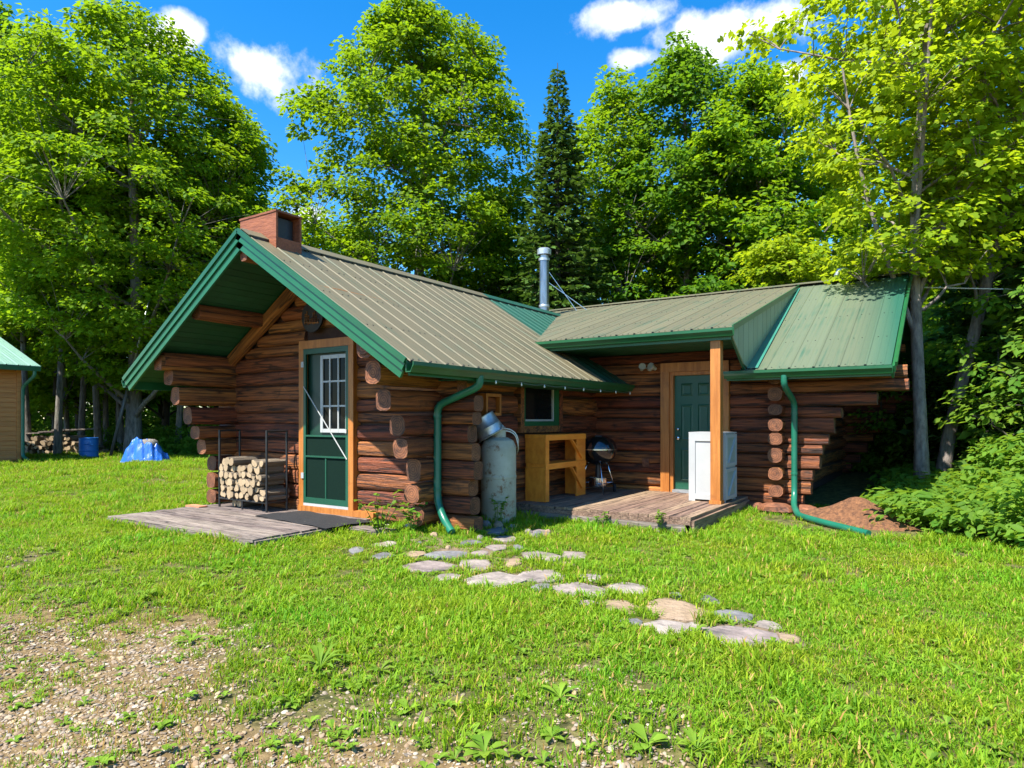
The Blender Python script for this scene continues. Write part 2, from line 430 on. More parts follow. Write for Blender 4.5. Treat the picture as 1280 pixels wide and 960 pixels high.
class MB:
    """collects shapes; build() makes ONE mesh object"""
    def __init__(s):
        s.v, s.f, s.m = [], [], []
    def add(s, vs, fs, mi=0):
        n = len(s.v); s.v += [tuple(p) for p in vs]
        s.f += [tuple(i + n for i in f) for f in fs]; s.m += [mi] * len(fs)
        return s
    def box(s, a, b, mi=0, M=None):
        x0, y0, z0 = a; x1, y1, z1 = b
        vs = [Vector(p) for p in ((x0, y0, z0), (x1, y0, z0), (x1, y1, z0), (x0, y1, z0), (x0, y0, z1), (x1, y0, z1), (x1, y1, z1), (x0, y1, z1))]
        if M is not None: vs = [M @ p for p in vs]
        return s.add(vs, ((0, 3, 2, 1), (4, 5, 6, 7), (0, 1, 5, 4), (1, 2, 6, 5), (2, 3, 7, 6), (3, 0, 4, 7)), mi)
    def bar(s, p, q, w, h, mi=0, up=(0, 0, 1)):
        p, q = Vector(p), Vector(q); d = (q - p); l = d.length; d.normalize()
        upv = Vector(up); sd = d.cross(upv)
        if sd.length < 1e-4: sd = d.cross(Vector((1, 0, 0)))
        sd.normalize(); u2 = sd.cross(d).normalized()
        M = Matrix((( *[d.x, sd.x, u2.x], p.x), (*[d.y, sd.y, u2.y], p.y), (*[d.z, sd.z, u2.z], p.z), (0, 0, 0, 1)))
        return s.box((0, -w / 2, -h / 2), (l, w / 2, h / 2), mi, M)
    def tube(s, pts, r, n=8, mi=0, cap=True, sx=1.0):
        pts = [Vector(p) for p in pts]; rs = r if isinstance(r, (list, tuple)) else [r] * len(pts)
        base = len(s.v); ref = None
        for i, p in enumerate(pts):
            d = (pts[min(i + 1, len(pts) - 1)] - pts[max(i - 1, 0)]).normalized()
            if ref is None:
                ref = Vector((0, 0, 1)) if abs(d.z) < .9 else Vector((1, 0, 0))
            a = d.cross(ref).normalized(); b2 = a.cross(d).normalized(); ref = b2
            for k in range(n):
                t = 2 * math.pi * (k + .5) / n
                s.v.append(tuple(p + a * math.cos(t) * rs[i] * sx + b2 * math.sin(t) * rs[i]))
        for i in range(len(pts) - 1):
            for k in range(n):
                a0 = base + i * n + k; a1 = base + i * n + (k + 1) % n
                s.f.append((a0, a1, a1 + n, a0 + n)); s.m.append(mi)
        if cap:
            s.f.append(tuple(base + k for k in reversed(range(n)))); s.m.append(mi)
            e = base + (len(pts) - 1) * n
            s.f.append(tuple(e + k for k in range(n))); s.m.append(mi)
        return s
    def lathe(s, prof, n=20, c=(0, 0, 0), mi=0, M=None):
        base = len(s.v)
        for r, z in prof:
            for k in range(n):
                t = 2 * math.pi * k / n
                p = Vector((r * math.cos(t), r * math.sin(t), z))
                if M is not None: p = M @ p
                s.v.append((p.x + c[0], p.y + c[1], p.z + c[2]))
        for i in range(len(prof) - 1):
            for k in range(n):
                a0 = base + i * n + k; a1 = base + i * n + (k + 1) % n
                s.f.append((a0, a1, a1 + n, a0 + n)); s.m.append(mi)
        return s
    def prism(s, poly, vec, mi=0):
        n = len(poly); vec = Vector(vec)
        a = [Vector(p) for p in poly]; b = [p + vec for p in a]
        fs = [tuple(reversed(range(n))), tuple(range(n, 2 * n))]
        fs += [(i, (i + 1) % n, (i + 1) % n + n, i + n) for i in range(n)]
        return s.add(a + b, fs, mi)
    def mesh(s, name, mats, smooth=False):
        me = bpy.data.meshes.new(name)
        me.from_pydata(s.v, [], s.f)
        for m in (mats if isinstance(mats, (list, tuple)) else [mats]): me.materials.append(MATS[m])
        me.polygons.foreach_set('material_index', s.m)
        if smooth: me.polygons.foreach_set('use_smooth', [True] * len(s.f))
        me.update()
        return me
    def build(s, name, mats, parent=None, smooth=False, loc=None, rot=None, auto=None):
        me = s.mesh(name, mats, smooth or auto is not None)
        if auto is not None:
            me.set_sharp_from_angle(angle=R(auto))
        o = bpy.data.objects.new(name, me)
        if loc is not None: o.location = loc
        if rot is not None: o.rotation_euler = rot
        return link(o, parent)

def mesh_obj(name, me, parent=None, matrix=None):
    o = bpy.data.objects.new(name, me)
    if matrix is not None: o.matrix_basis = matrix
    return link(o, parent)

def frame_matrix(origin, ex, ey, ez):
    return Matrix(((ex[0], ey[0], ez[0], origin[0]), (ex[1], ey[1], ez[1], origin[1]), (ex[2], ey[2], ez[2], origin[2]), (0, 0, 0, 1)))

rng = random.Random(11)

def _h(n):
    return math.sin(n * 12.9898) * 43758.5453 % 1.0

def ground_z(x, y):
    """the lawn: nearly level, a little higher towards the wood and round the cabin"""
    d, l = to_dl(x, y)
    r = math.hypot(x, y)
    t = min(1.0, max(0.0, (r - 11) / 9)); t = t * t * (3 - 2 * t)
    z = 0.14 * t
    z += 0.05 * math.exp(-((x + 5.3) ** 2 + (y - 6.6) ** 2) / 1.4)
    z += 0.018 * math.sin(x * 1.1 + .4) * math.cos(y * .9) + 0.010 * math.sin(x * 2.9 + y * 2.1)
    return z

# ================================================================== GROUND
def edge_line(l):          # border of gravel drive: depth as a function of lateral offset
    return 2.95 - 0.66 * l

def gravelness(x, y):
    d, l = to_dl(x, y)
    n = .35 * math.sin(2.3 * l + .7) + .25 * math.sin(5.1 * l + 2 + d) + .2 * math.sin(3.7 * d + 1.3 * l)
    return (edge_line(l) - d + n) / 0.9          # >0 in the gravel, 1 well inside

def forest_depth(x, y):
    """how far a point lies inside the wood (m), negative on the lawn"""
    d, l = to_dl(x, y)
    right = (l - (4.55 + .16 * (d - 6) * 0 + .10 * math.sin(d * 2.0) + max(0, 6.8 - d) * .55 - max(0, d - 8.2) * .25))
    right = min(right, d + 3) - .55
    back = d - (23.2 + .5 * math.sin(l * .6) + (2.6 if -21 < l < -13.5 else 0))
    return max(right, back)

def build_ground():
    n = 170
    t = np.linspace(-1, 1, n)
    ax = np.sinh(t * 5.2) / np.sinh(5.2) * 420
    vs, cov = [], []
    for j in range(n):
        for i in range(n):
            x, y = float(ax[i]) - 4.0, float(ax[j]) + 6.0
            vs.append((x, y, ground_z(x, y)))
            g = gravelness(x, y)
            cov.append(max(0.0, min(1.0, .62 - .75 * g)))
    fs = [(j * n + i, j * n + i + 1, (j + 1) * n + i + 1, (j + 1) * n + i) for j in range(n - 1) for i in range(n - 1)]
    me = bpy.data.meshes.new('ground'); me.from_pydata(vs, [], fs)
    a = me.attributes.new('cover', 'FLOAT', 'POINT'); a.data.foreach_set('value', cov)
    me.polygons.foreach_set('use_smooth', [True] * len(fs))
    me.materials.append(MATS['ground'])
    o = link(bpy.data.objects.new('ground', me))
    tag(o, 'lawn soil with a worn gravelly corner in front', kind='structure')

build_ground()
# ================================================================== LOG CABIN
XA0, XA1, YA0, YA1 = -9.64, -5.42, 6.44, 14.0       # the gabled wing: walls
XR, ZR, YG = -7.53, 3.82, 5.10                      # its ridge and the front edge of its roof
XE0, XE1, ZE = -10.37, -4.69, 2.04                  # its eaves
SA = (ZR - ZE) / (XE1 - XR)
YB0, YB1, XB1 = 10.80, 17.70, -2.22                 # the cross wing: walls
YRB, ZRB, YEB, ZEB = 14.40, 4.15, 10.20, 2.17       # its ridge and eave
YEP, ZEP, XPR = 9.40, 2.72, -2.56                   # porch roof: eave and right end
XBE = -0.68                                         # right end of cross-wing roof
ZDK = 0.22                                          # porch deck level

cabin = empty('log_cabin', (-6.5, 8.5, 0), label='dark brown log cabin with green trim and weathered metal roofs', cat='cabin')

def log_mesh(L, h, d, seed, warm=False, taper=.0, e=.52):
    r = random.Random(seed); nr, ns = max(4, int(L / .45) + 2), 12
    mb = MB(); ph = [r.uniform(0, 6.28) for _ in range(6)]
    for i in range(nr):
        x = L * i / (nr - 1)
        wob = .014 * math.sin(x * 1.7 + ph[0]) + .009 * math.sin(x * 4.1 + ph[1])
        hs = 1 + .05 * math.sin(x * 1.3 + ph[2]) + .025 * math.sin(x * 3.7 + ph[3]) + taper * (i / (nr - 1) - .5)
        for k in range(ns):
            t = 2 * math.pi * (k + .5) / ns
            c, s_ = math.cos(t), math.sin(t)
            yy = math.copysign(abs(c) ** e, c) * d / 2; zz = math.copysign(abs(s_) ** e, s_) * h / 2 * hs
            if i in (0, nr - 1): yy *= .965; zz *= .965
            mb.v.append((x + (r.uniform(-.008, .008) if i in (0, nr - 1) else 0), yy + .6 * wob + .004 * math.sin(k * 2.1 + ph[4]), zz + .5 * wob))
    for i in range(nr - 1):
        for k in range(ns):
            a0 = i * ns + k; a1 = i * ns + (k + 1) % ns
            mb.f.append((a0, a1, a1 + ns, a0 + ns)); mb.m.append(0)
    mb.f.append(tuple(reversed(range(ns)))); mb.m.append(1)
    mb.f.append(tuple((nr - 1) * ns + k for k in range(ns))); mb.m.append(1)
    me = mb.mesh('log', ['log_warm' if warm else 'log', 'log_end'], True)
    me.set_sharp_from_angle(angle=R(50))
    return me

_seed = [100]
def add_log(p, q, h, d, parent, warm=False, roll=0.0, e=.52):
    p, q = Vector(p), Vector(q); ex = (q - p).normalized(); _seed[0] += 1
    ey = Vector((0, 0, 1)).cross(ex)
    if ey.length < 1e-3: ey = Vector((0, 1, 0))
    ey.normalize(); ez = ex.cross(ey)
    return mesh_obj('log', log_mesh((q - p).length, h, d, _seed[0], warm, e=e), parent, frame_matrix(p, ex, ey, ez) @ Matrix.Rotation(roll, 4, 'X'))

def courses(z0, z1, mean, seed):
    r = random.Random(seed); out = []; z = z0
    while z < z1 - mean * .4:
        h = mean * r.uniform(.80, 1.22); h = min(h, z1 - z + .02)
        out.append((z + h / 2, h)); z += h
    return out

def roof_z_a(x): return ZR - SA * abs(x - XR)

def corbel_y(z):            # where the side-wall logs end under the gable overhang
    if z > 2.4: return 5.14
    if z > .85: return 5.14 + (2.4 - z) * .50
    return 5.95 + (.85 - z) * .08

# --- gable wall
w = MB().prism([(XA0 + .05, YA0 - .03, .1), (XA1 - .05, YA0 - .03, .1), (XA1 - .05, YA0 - .03, roof_z_a(XA1) - .2), (XR, YA0 - .03, ZR - .25), (XA0 + .05, YA0 - .03, roof_z_a(XA0) - .2)], (0, .06, 0)).build('log_wall', 'chinking', cabin)
DX0, DX1, DZ0, DZ1 = -7.80, -6.87, .19, 2.44        # gable door opening (green frame)
cs = courses(.06, 3.62, .192, 5)
for z, h in cs:
    xl, xr = XA0 + .02, XA1 - .02
    top = z + h / 2
    if top > 2.1:                                     # gable logs end under the rafters
        half = (ZR - .17 - top) / SA
        xl, xr = max(xl, XR - half + .02), min(xr, XR + half - .02)
    else:
        xr = XA1 + .60 + .05 * math.sin(z * 9) - (.0 if z < 1.75 else .15 + (z - 1.75) * .4)
        xl = XA0 - .35
    if xr - xl < .25: continue
    warm = z > 2.35
    if z - h / 2 < DZ1 + .10 and z + h / 2 > 0:
        for a, b in ((xl, DX0 - .07), (DX1 + .07, xr)):
            if b - a > .12: add_log((a, YA0, z), (b, YA0, z), h * .99, .20, w, warm)
    else:
        add_log((xl, YA0, z), (xr, YA0, z), h * .99, .20, w, warm)

# --- side walls of the gabled wing, corbelled out to the front
for X, sd in ((XA0, 21), (XA1, 33)):
    w = MB().box((X - .03, YA0 + .05, .1), (X + .03, YA1, 2.35)).build('log_wall', 'chinking', cabin)
    for z, h in courses(.12, 2.42, .262 if X == XA1 else .25, sd):
        y0 = corbel_y(z) + rng.uniform(-.05, .05)
        y1 = YB0 if X == XA1 else YA1
        if X == XA0:
            add_log((X, y0, z), (X, y1, z), h * .97, .25, w, e=.66)
            continue
        # openings: window and little vent window
        segs = [(y0, y1)]
        if 1.24 < z < 2.15: segs = [(y0, 8.12), (9.42, y1)]
        for a, b in segs: add_log((X, a, z), (X, b, z), h * rng.uniform(.86, .99), .25, w, e=.66)

# --- walls of the cross wing
def cross_front(z):      # right end of the front logs of the cross wing
    pts = [(2.3, -.50), (2.0, -.52), (1.86, -.62), (1.65, -1.15), (1.53, -1.32), (1.32, -1.45), (1.11, -1.56), (.84, -1.64), (.59, -1.74), (.34, -1.84), (0, -1.9)]
    for (za, xa), (zb, xb) in zip(pts, pts[1:]):
        if z >= zb: return xb + (xa - xb) * (z - zb) / (za - zb)
    return -1.9
EX0, EX1, EZ0, EZ1 = -3.93, -3.10, .24, 2.22         # entry door
w = MB().box((XA1, YB0 - .03, .1), (XB1, YB0 + .03, 2.28)).box((XA1, YB0 - .028, 2.28), (XPR - .2, YB0 + .028, 2.75)).build('log_wall', 'chinking', cabin)
for z, h in courses(.12, 2.78, .190, 8):
    x1 = (XPR - .15 if z > 2.28 else XB1) if z > 2.12 else cross_front(z) + rng.uniform(-.08, .08)
    if 2.0 < z < 2.2: x1 = -.52
    for a, b in (((XA1 - .05, EX0 - .10), (EX1 + .10, x1)) if z - h / 2 < EZ1 + .1 else ((XA1 - .05, x1),)):
        add_log((a, YB0, z), (b, YB0, z), h * .98, .22, w)
# gable side wall of the cross wing: log ends show beside the porch
w = MB().prism([(XB1 - .03, YB0, .1), (XB1 - .03, YB1, .1), (XB1 - .03, YB1, 2.3), (XB1 - .03, YRB, 3.95), (XB1 - .03, YB0, 2.3)], (.06, 0, 0)).build('log_wall', 'chinking', cabin)
for z, h in courses(.22, 3.9, .255, 12):
    ya, yb = YB0 - .30 + rng.uniform(-.03, .03), YB1 + .3
    if z > 2.15:
        half = (ZRB - .2 - z - h / 2) / .47
        ya, yb = YRB - half, YRB + half
        if half < .2: continue
    add_log((XB1, ya, z), (XB1, yb, z), h * (.80 + .22 * rng.random()) * (.9 if z < 2.1 else 1), .22, w, e=.78)
# rear wall of the cross wing, corbelled like the front
w = MB().box((-9.4, YB1 - .03, 0), (XB1, YB1 + .03, 2.5)).build('log_wall', 'chinking', cabin)
for z, h in courses(-.05, 2.35, .225, 14):
    x1 = -.75 if z > 1.9 else max(-2.08, -1.05 - (1.75 - z) * .62) + rng.uniform(-.04, .04)
    add_log((-6.5, YB1, z), (x1, YB1, z), h * .90, .22, w)
w = MB().box((-9.43, 13.9, 0), (-9.37, YB1, 2.5)).build('log_wall', 'chinking', cabin)
for z, h in courses(.1, 2.35, .26, 15):
    add_log((-9.4, 13.9, z), (-9.4, YB1 + .3, z), h, .22, w)
# sill stones under the corner by the porch
for k, (x, y, s) in enumerate(((-2.55, 10.5, .16), (-2.2, 10.45, .19), (-1.85, 10.62, .15), (-2.9, 10.55, .14))):
    mb = MB(); rr = random.Random(k)
    mb.lathe([(.01, -.5), (.6, -.45), (1.0, -.1), (.95, .35), (.55, .6), (.01, .65)], 9)
    mb.v = [(x + a * s * 1.4 * rr.uniform(.85, 1.1), y + b * s * rr.uniform(.8, 1.1), .08 + c * s * .8) for a, b, c in mb.v]
    mb.build('foundation_stone', 'log_end', cabin)

# --- exposed timbers of the gabled wing: ridge pole, purlins, rake logs
tim = empty('roof_timber', (XR, YG, 3.0), parent=cabin)
for x, z, r0, y0 in ((XR, 3.52, .075, YG + .03), (XR - 1.22, 2.93, .105, YG + .10), (XR + 1.22, 2.93, .10, YG + .10)):
    o = add_log((x, y0, z), (x, YA0 + .3, z), r0 * 2, r0 * 2, tim, True); o.name = 'purlin'
for s in (-1, 1):
    o = add_log((XR + s * 2.12, YA0 - .16, roof_z_a(XR + 2.12) - .20), (XR + s * .15, YA0 - .16, ZR - .30), .17, .15, tim, True); o.name = 'rafter'
for X in (XA0, XA1):
    o = add_log((X, YG + .06, roof_z_a(X) - .24), (X, YG + 9.0 if X == XA0 else YB0, roof_z_a(X) - .24), .22, .22, tim, True); o.name = 'plate_log'

# --- roofs
v_up = Vector((0, 0, 1))
pr = on_y(608, 374, 9.0)
# on the sunny slope of the gabled wing the paint is still green beside the valley
nA = Vector((SA, 0, 1)).normalized()
def on_slope_a(u, v):
    d = ray(u, v); o = Vector((0, 0, EYE)); p0 = Vector((XR, 0, ZR)); return o + d * ((p0 - o).dot(nA) / d.dot(nA))
q1, q2 = on_slope_a(606, 372), on_slope_a(667, 415)
ln = (q2 - q1); ln.z = 0
nrm = Vector((ln.y, -ln.x, 0)).normalized()
if nrm.y < 0: nrm = -nrm
TAN, GRN = (.135, .116, .066), (.014, .078, .050)
metal_roof('roof_steel', TAN, GRN, [(nrm, nrm.dot(Vector((q1.x, q1.y, 0))), .06)])
metal_roof('roof_steel_porch', (.122, .113, .066), GRN, [])
metal_roof('roof_steel_cross', (.100, .124, .076), (.014, .078, .050), [(Vector((1, .06, 0)), -.55, .55)])
metal_roof('roof_steel_shed', (.17, .30, .24), (.08, .21, .16), [])

def panel_mesh(length, pitch, material):
    minor = .0015 if material == 'roof_steel' else .004
    prof = [(0, 0), (.012, .011), (.026, .011), (.038, 0)]
    for k in (1, 2):
        c = .038 + (pitch - .038) * k / 3
        prof += [(c - .020, 0), (c - .010, minor), (c + .010, minor), (c + .020, 0)]
    prof += [(pitch + .004, 0)]
    mb = MB(); n = len(prof)
    for yy in (0, length):
        mb.v += [(a, yy, b) for a, b in prof]
    for i in range(n - 1):
        mb.f.append((i, i + n, i + n + 1, i + 1)); mb.m.append(0)
    b0 = len(mb.v)
    mb.v += [(a, length, b - .02) for a, b in prof]        # cut lower edge
    for i in range(n - 1):
        mb.f.append((i + n, b0 + i, b0 + i + 1, i + n + 1)); mb.m.append(0)
    return mb.mesh('roof_panel', material)

def lay_panels(ridge0, along, down, length, total, pitch, material, parent):
    along, down = Vector(along).normalized(), Vector(down).normalized()
    nz_ = along.cross(down)
    if nz_.z < 0: nz_ = -nz_; flip = True
    else: flip = False
    n = max(1, round(total / pitch)); pitch = total / n
    me = panel_mesh(length, pitch, material)
    mb = MB()
    for i in range(n):                                    # rib-end plugs and screw heads along the eave
        e = Vector(ridge0) + along * (pitch * i + .019) + down * (length - .004) + nz_ * .010
        mb.bar(e, e + down * .012, .030, .022, up=nz_)
        for q in (.25, .5, .75, .985):
            for a_ in (.09, pitch * .62):
                s_ = Vector(ridge0) + along * (pitch * i + a_) + down * (length * q) + nz_ * .006
                mb.bar(s_ - down * .007, s_ + down * .007, .014, .008, up=nz_)
    tag(mb.build('screw_row', 'black_metal', parent), kind='stuff')
    for i in range(n):
        o = Vector(ridge0) + along * (pitch * i) + nz_ * .004
        M = frame_matrix(o, along, down, nz_)
        mesh_obj('roof_panel', me, parent, M)

def slab(name, a, b, c, d, t, material, parent):
    """a roof board layer: quad a-b-c-d (seen from above) with thickness t downward along its normal"""
    a, b, c, d = map(Vector, (a, b, c, d)); n = (b - a).cross(d - a).normalized()
    if n.z < 0: n = -n
    return MB().prism([a, b, c, d], -n * t).build(name, material, parent)

yA2 = 13.5
LA = math.hypot(XE1 - XR, ZR - ZE)
roofA = slab('roof', (XR, YG + .02, ZR), (XE1 - .02, YG + .02, ZE + .012), (XE1 - .02, yA2, ZE + .012), (XR, yA2, ZR), .03, 'green_soffit', cabin)
slab('roof_board', (XR, YG + .02, ZR), (XE0 + .02, YG + .02, ZE + .012), (XE0 + .02, yA2, ZE + .012), (XR, yA2, ZR), .03, 'green_soffit', roofA)
dR = Vector((XE1 - XR, 0, ZE - ZR)).normalized(); dL = Vector((XE0 - XR, 0, ZE - ZR)).normalized()
lay_panels((XR, YG, ZR), (0, 1, 0), dR, LA + .03, yA2 - YG, .29, 'roof_steel', roofA)
lay_panels((XR, YG, ZR), (0, 1, 0), dL, LA + .03, yA2 - YG, .29, 'roof_steel', roofA)
# ridge cap in lapped lengths
for i in range(4):
    y0 = YG - .01 + i * 2.1; y1 = min(y0 + 2.13, 13.3)
    mb = MB(); zt = ZR + .045 + .002 * (i % 2)
    for s in (1, -1):
        mb.prism([(XR, y0, zt), (XR + s * .17, y0, zt - .17 * SA), (XR + s * .17, y0, zt - .17 * SA - .012), (XR, y0, zt - .012)], (0, y1 - y0, 0))
    mb.build('ridge_cap', 'roof_steel', roofA)
# closure blocks between the ribs under the cap show as dark dashes
mb = MB()
for i in range(28):
    y = YG + .05 + i * .29
    if y < 13.2: mb.box((XR + .14, y, ZR - .16 * SA - .01), (XR + .165, y + .2, ZR - .16 * SA + .028))
mb.build('closure_strip', 'black_metal', roofA)

def rake(ridge, down, length, outward, parent, w=.17, mats='green_paint'):
    """fascia along a gable edge: a wide board, a narrower one proud of it, and a metal drip edge"""
    ridge, down, outward = Vector(ridge), Vector(down).normalized(), Vector(outward)
    up = down.cross(outward)
    if up.z < 0: up = -up
    for nm, a, b, t, o, m_ in (('fascia', -.20, -.03, .03, 0, 'green_paint'), ('fascia_trim', -.11, -.02, .022, .03, 'green_paint'), ('drip_edge', -.028, .03, .03, .045, 'green_gutter')):
        p = ridge + up * a + outward * o
        q = [p, p + down * length, p + down * length + up * (b - a), p + up * (b - a)]
        MB().prism(q, outward * t).build(nm, m_, parent)

rake((XR, YG + .0, ZR), dR, LA + .02, (0, -1, 0), roofA)
rake((XR, YG + .0, ZR), dL, LA + .02, (0, -1, 0), roofA)

# soffit boards under the gable overhang and eaves
def boards(a, ex, ey, lx, ly, n, name, material, parent, t=.016, gap=.006):
    """n boards side by side: long axis ex (length lx), spread over ly along ey"""
    ex, ey = Vector(ex).normalized(), Vector(ey).normalized(); ez = ex.cross(ey)
    w_ = ly / n
    me = MB().box((0, gap / 2, -t / 2), (lx, w_ - gap / 2, t / 2)).mesh(name, material)
    for i in range(n):
        mesh_obj(name, me, parent, frame_matrix(Vector(a) + ey * (w_ * i) + ez * rng.uniform(-.002, .002), ex, ey, ez))

off = Vector((0, 0, -.062))
for dn in (dL, dR):
    boards(Vector((XR, YG + .01, ZR)) + off * 1.0, (0, 1, 0), dn, YA0 - YG + .08, LA - .06, 28, 'soffit_board', 'green_soffit', roofA)

# eave soffit, fascia and gutter on the long sides
def gutter(p0, p1, outward, parent, h=.115, d=.11):
    p0, p1, o = Vector(p0), Vector(p1), Vector(outward)
    prof = [(.0, .0), (.0, -h), (d * .62, -h), (d * .80, -h * .62), (d, -h * .38), (d, -.004), (d - .012, -.004), (d - .012, -h * .34), (d * .6, -h + .012), (.012, -h + .012), (.012, 0)]
    poly = [p0 + o * a + Vector((0, 0, b)) for a, b in prof]
    return MB().prism(poly, p1 - p0).build('gutter', 'green_gutter', parent)
for xe, s, ye in ((XE1, 1, YB0 - .08), (XE0, -1, 13.5)):
    MB().box((xe - .03 * s if s > 0 else xe, YG + .03, ZE - .155), (xe if s > 0 else xe + .03, ye, ZE - .03)).build('fascia', 'green_paint', roofA)
    gutter((xe + .002 * s, YG - .04, ZE - .012), (xe + .002 * s, ye, ZE - .012), (s, 0, 0), roofA)
    xs = sorted((xe - .03 * s, (XA1 if s > 0 else XA0) + .10 * s))
    boards((xs[0], YG + 1.2, ZE - .13), (0, 1, 0), (1, 0, 0), ye - YG - 1.2, xs[1] - xs[0], 5, 'soffit_board', 'green_soffit', roofA)

# --- cross wing roof
LBm = math.hypot(YRB - YEB, ZRB - ZEB); dB = Vector((0, YEB - YRB, ZEB - ZRB)).normalized()
LBp = math.hypot(YRB - YEP, ZRB - ZEP); dP = Vector((0, YEP - YRB, ZEP - ZRB)).normalized()
dBk = Vector((0, -(YEB - YRB), ZEB - ZRB)).normalized()
roofB = slab('roof', (XPR - .1, YRB, ZRB), (XBE - .02, YRB, ZRB), (XBE - .02, YEB + .02, ZEB + .012), (XPR - .1, YEB + .02, ZEB + .012), .03, 'green_soffit', cabin)
slab('roof_board', (-9.9, YRB, ZRB), (XBE - .02, YRB, ZRB), (XBE - .02, 2 * YRB - YEB - .02, ZEB + .012), (-9.9, 2 * YRB - YEB - .02, ZEB + .012), .03, 'green_soffit', roofB)
XPL = -8.75
lay_panels((XBE - 1.95, YRB, ZRB), (1, 0, 0), dB, LBm + .02, 1.95, .30, 'roof_steel_cross', roofB)
lay_panels((-9.9, YRB, ZRB), (1, 0, 0), dBk, LBm + .02, 9.9 + XBE, .30, 'roof_steel_cross', roofB)
porch = slab('porch_roof', (XPL, YRB, ZRB + .002), (XPR, YRB, ZRB + .002), (XPR, YEP + .02, ZEP + .012), (XPL, YEP + .02, ZEP + .012), .03, 'green_soffit', cabin)
lay_panels((XPL, YRB, ZRB + .003), (1, 0, 0), dP, LBp + .02, XPR - XPL, .30, 'roof_steel_porch', porch)
for i, (x0, x1) in enumerate(((-8.76, -6.7), (-6.72, -4.65), (-4.67, -2.6), (-2.62, XBE + .01))):
    mb = MB(); zt = ZRB + .05 + .002 * (i % 2)
    mb.prism([(x0, YRB, zt), (x0, YRB - .18, zt - .18 * .30), (x0, YRB - .18, zt - .18 * .30 - .012), (x0, YRB, zt - .012)], (x1 - x0, 0, 0))
    mb.prism([(x0, YRB, zt), (x0, YRB + .18, zt - .18 * .47), (x0, YRB + .18, zt - .18 * .47 - .012), (x0, YRB, zt - .012)], (x1 - x0, 0, 0))
    mb.build('ridge_cap', 'roof_steel_porch', roofB)
# left gable of the cross wing behind the ridge of the other wing
MB().prism([(XPL + .06, YRB, ZRB - .05), (XPL + .06, 11.5, 3.2), (XPL + .06, 11.5, 2.4), (XPL + .06, 17.3, 2.4)], (.05, 0, 0)).build('gable_panel', 'green_soffit', roofB)
# cheek of the porch roof, clad in upright steel
def cheek():
    def zp(y): return ZRB - (YRB - y) * (ZRB - ZEP) / (YRB - YEP)
    def zm(y): return ZRB - (YRB - y) * (ZRB - ZEB) / (YRB - YEB)
    par = MB().prism([(XPR - .05, YRB - .2, zp(YRB - .2) - .03), (XPR - .05, YEP + .05, zp(YEP + .05) - .03), (XPR - .05, YEP + .05, ZEP - .12), (XPR - .05, YEB - .05, zm(YEB) - .0), ], (.03, 0, 0)).build('cheek_wall', 'green_soffit', porch)
    n = 16
    for i in range(n):
        ya = YEP + .04 + (YRB - .35 - YEP) * i / n; yb = YEP + .04 + (YRB - .35 - YEP) * (i + 1) / n - .012
        def bot(y): return max(zm(y) - .02, ZEP - .13 - .0 * y) if y < YEB else zm(y) - .02
        def low(y): return ZEP - .10 + (zm(YEB) - .02 - ZEP + .10) * min(1, (y - YEP) / (YEB - YEP)) if y < YEB else zm(y) - .02
        MB().prism([(XPR - .018, ya, low(ya)), (XPR - .018, yb, low(yb)), (XPR - .018, yb, zp(yb) - .012), (XPR - .018, ya, zp(ya) - .012)], (.016, 0, 0)).build('cladding_panel', 'cladding', porch)
    MB().prism([(XPR + .0, YEP - .01, zp(YEP) - .055), (XPR + .0, YRB - .15, zp(YRB - .15) - .055), (XPR + .0, YRB - .15, zp(YRB - .15) + .03), (XPR + .0, YEP - .01, zp(YEP) + .03)], (.02, 0, 0)).build('rake_trim', 'green_gutter', porch)
    # flashing on the main slope beside the cheek
    MB().prism([(XPR, YRB - .3, zm(YRB - .3) + .035), (XPR, YEB, zm(YEB) + .035), (XPR + .16, YEB, zm(YEB) + .035), (XPR + .05, YRB - .3, zm(YRB - .3) + .035)], (0, 0, -.01)).build('flashing', 'roof_fresh', porch)
mat('cladding', (.155, .215, .135), (.185, .25, .16), scale=2, rough=.45, var=.05)
mat('roof_fresh', (.03, .17, .125), (.04, .20, .15), scale=2, rough=.4)
cheek()
# porch eave: fascia board, gutter, soffit boards
MB().box((-5.95, YEP + .0, ZEP - .17), (XPR - .02, YEP + .035, ZEP - .03)).build('fascia', 'green_paint', porch)
gutter((-5.78, YEP - .002, ZEP - .012), (XPR + .03, YEP - .002, ZEP - .012), (0, -1, 0), porch)
boards((-5.45, YEP + .04, ZEP - .16), (1, 0, 0), (0, 1, 0), -2.6 + 5.45, YB0 - YEP - .1, 12, 'soffit_board', 'green_soffit', porch)
MB().box((-5.4, YEP + .05, ZEP - .15), (XPR - .06, YEP + .12, ZEP - .06)).build('porch_beam', 'green_paint', porch)
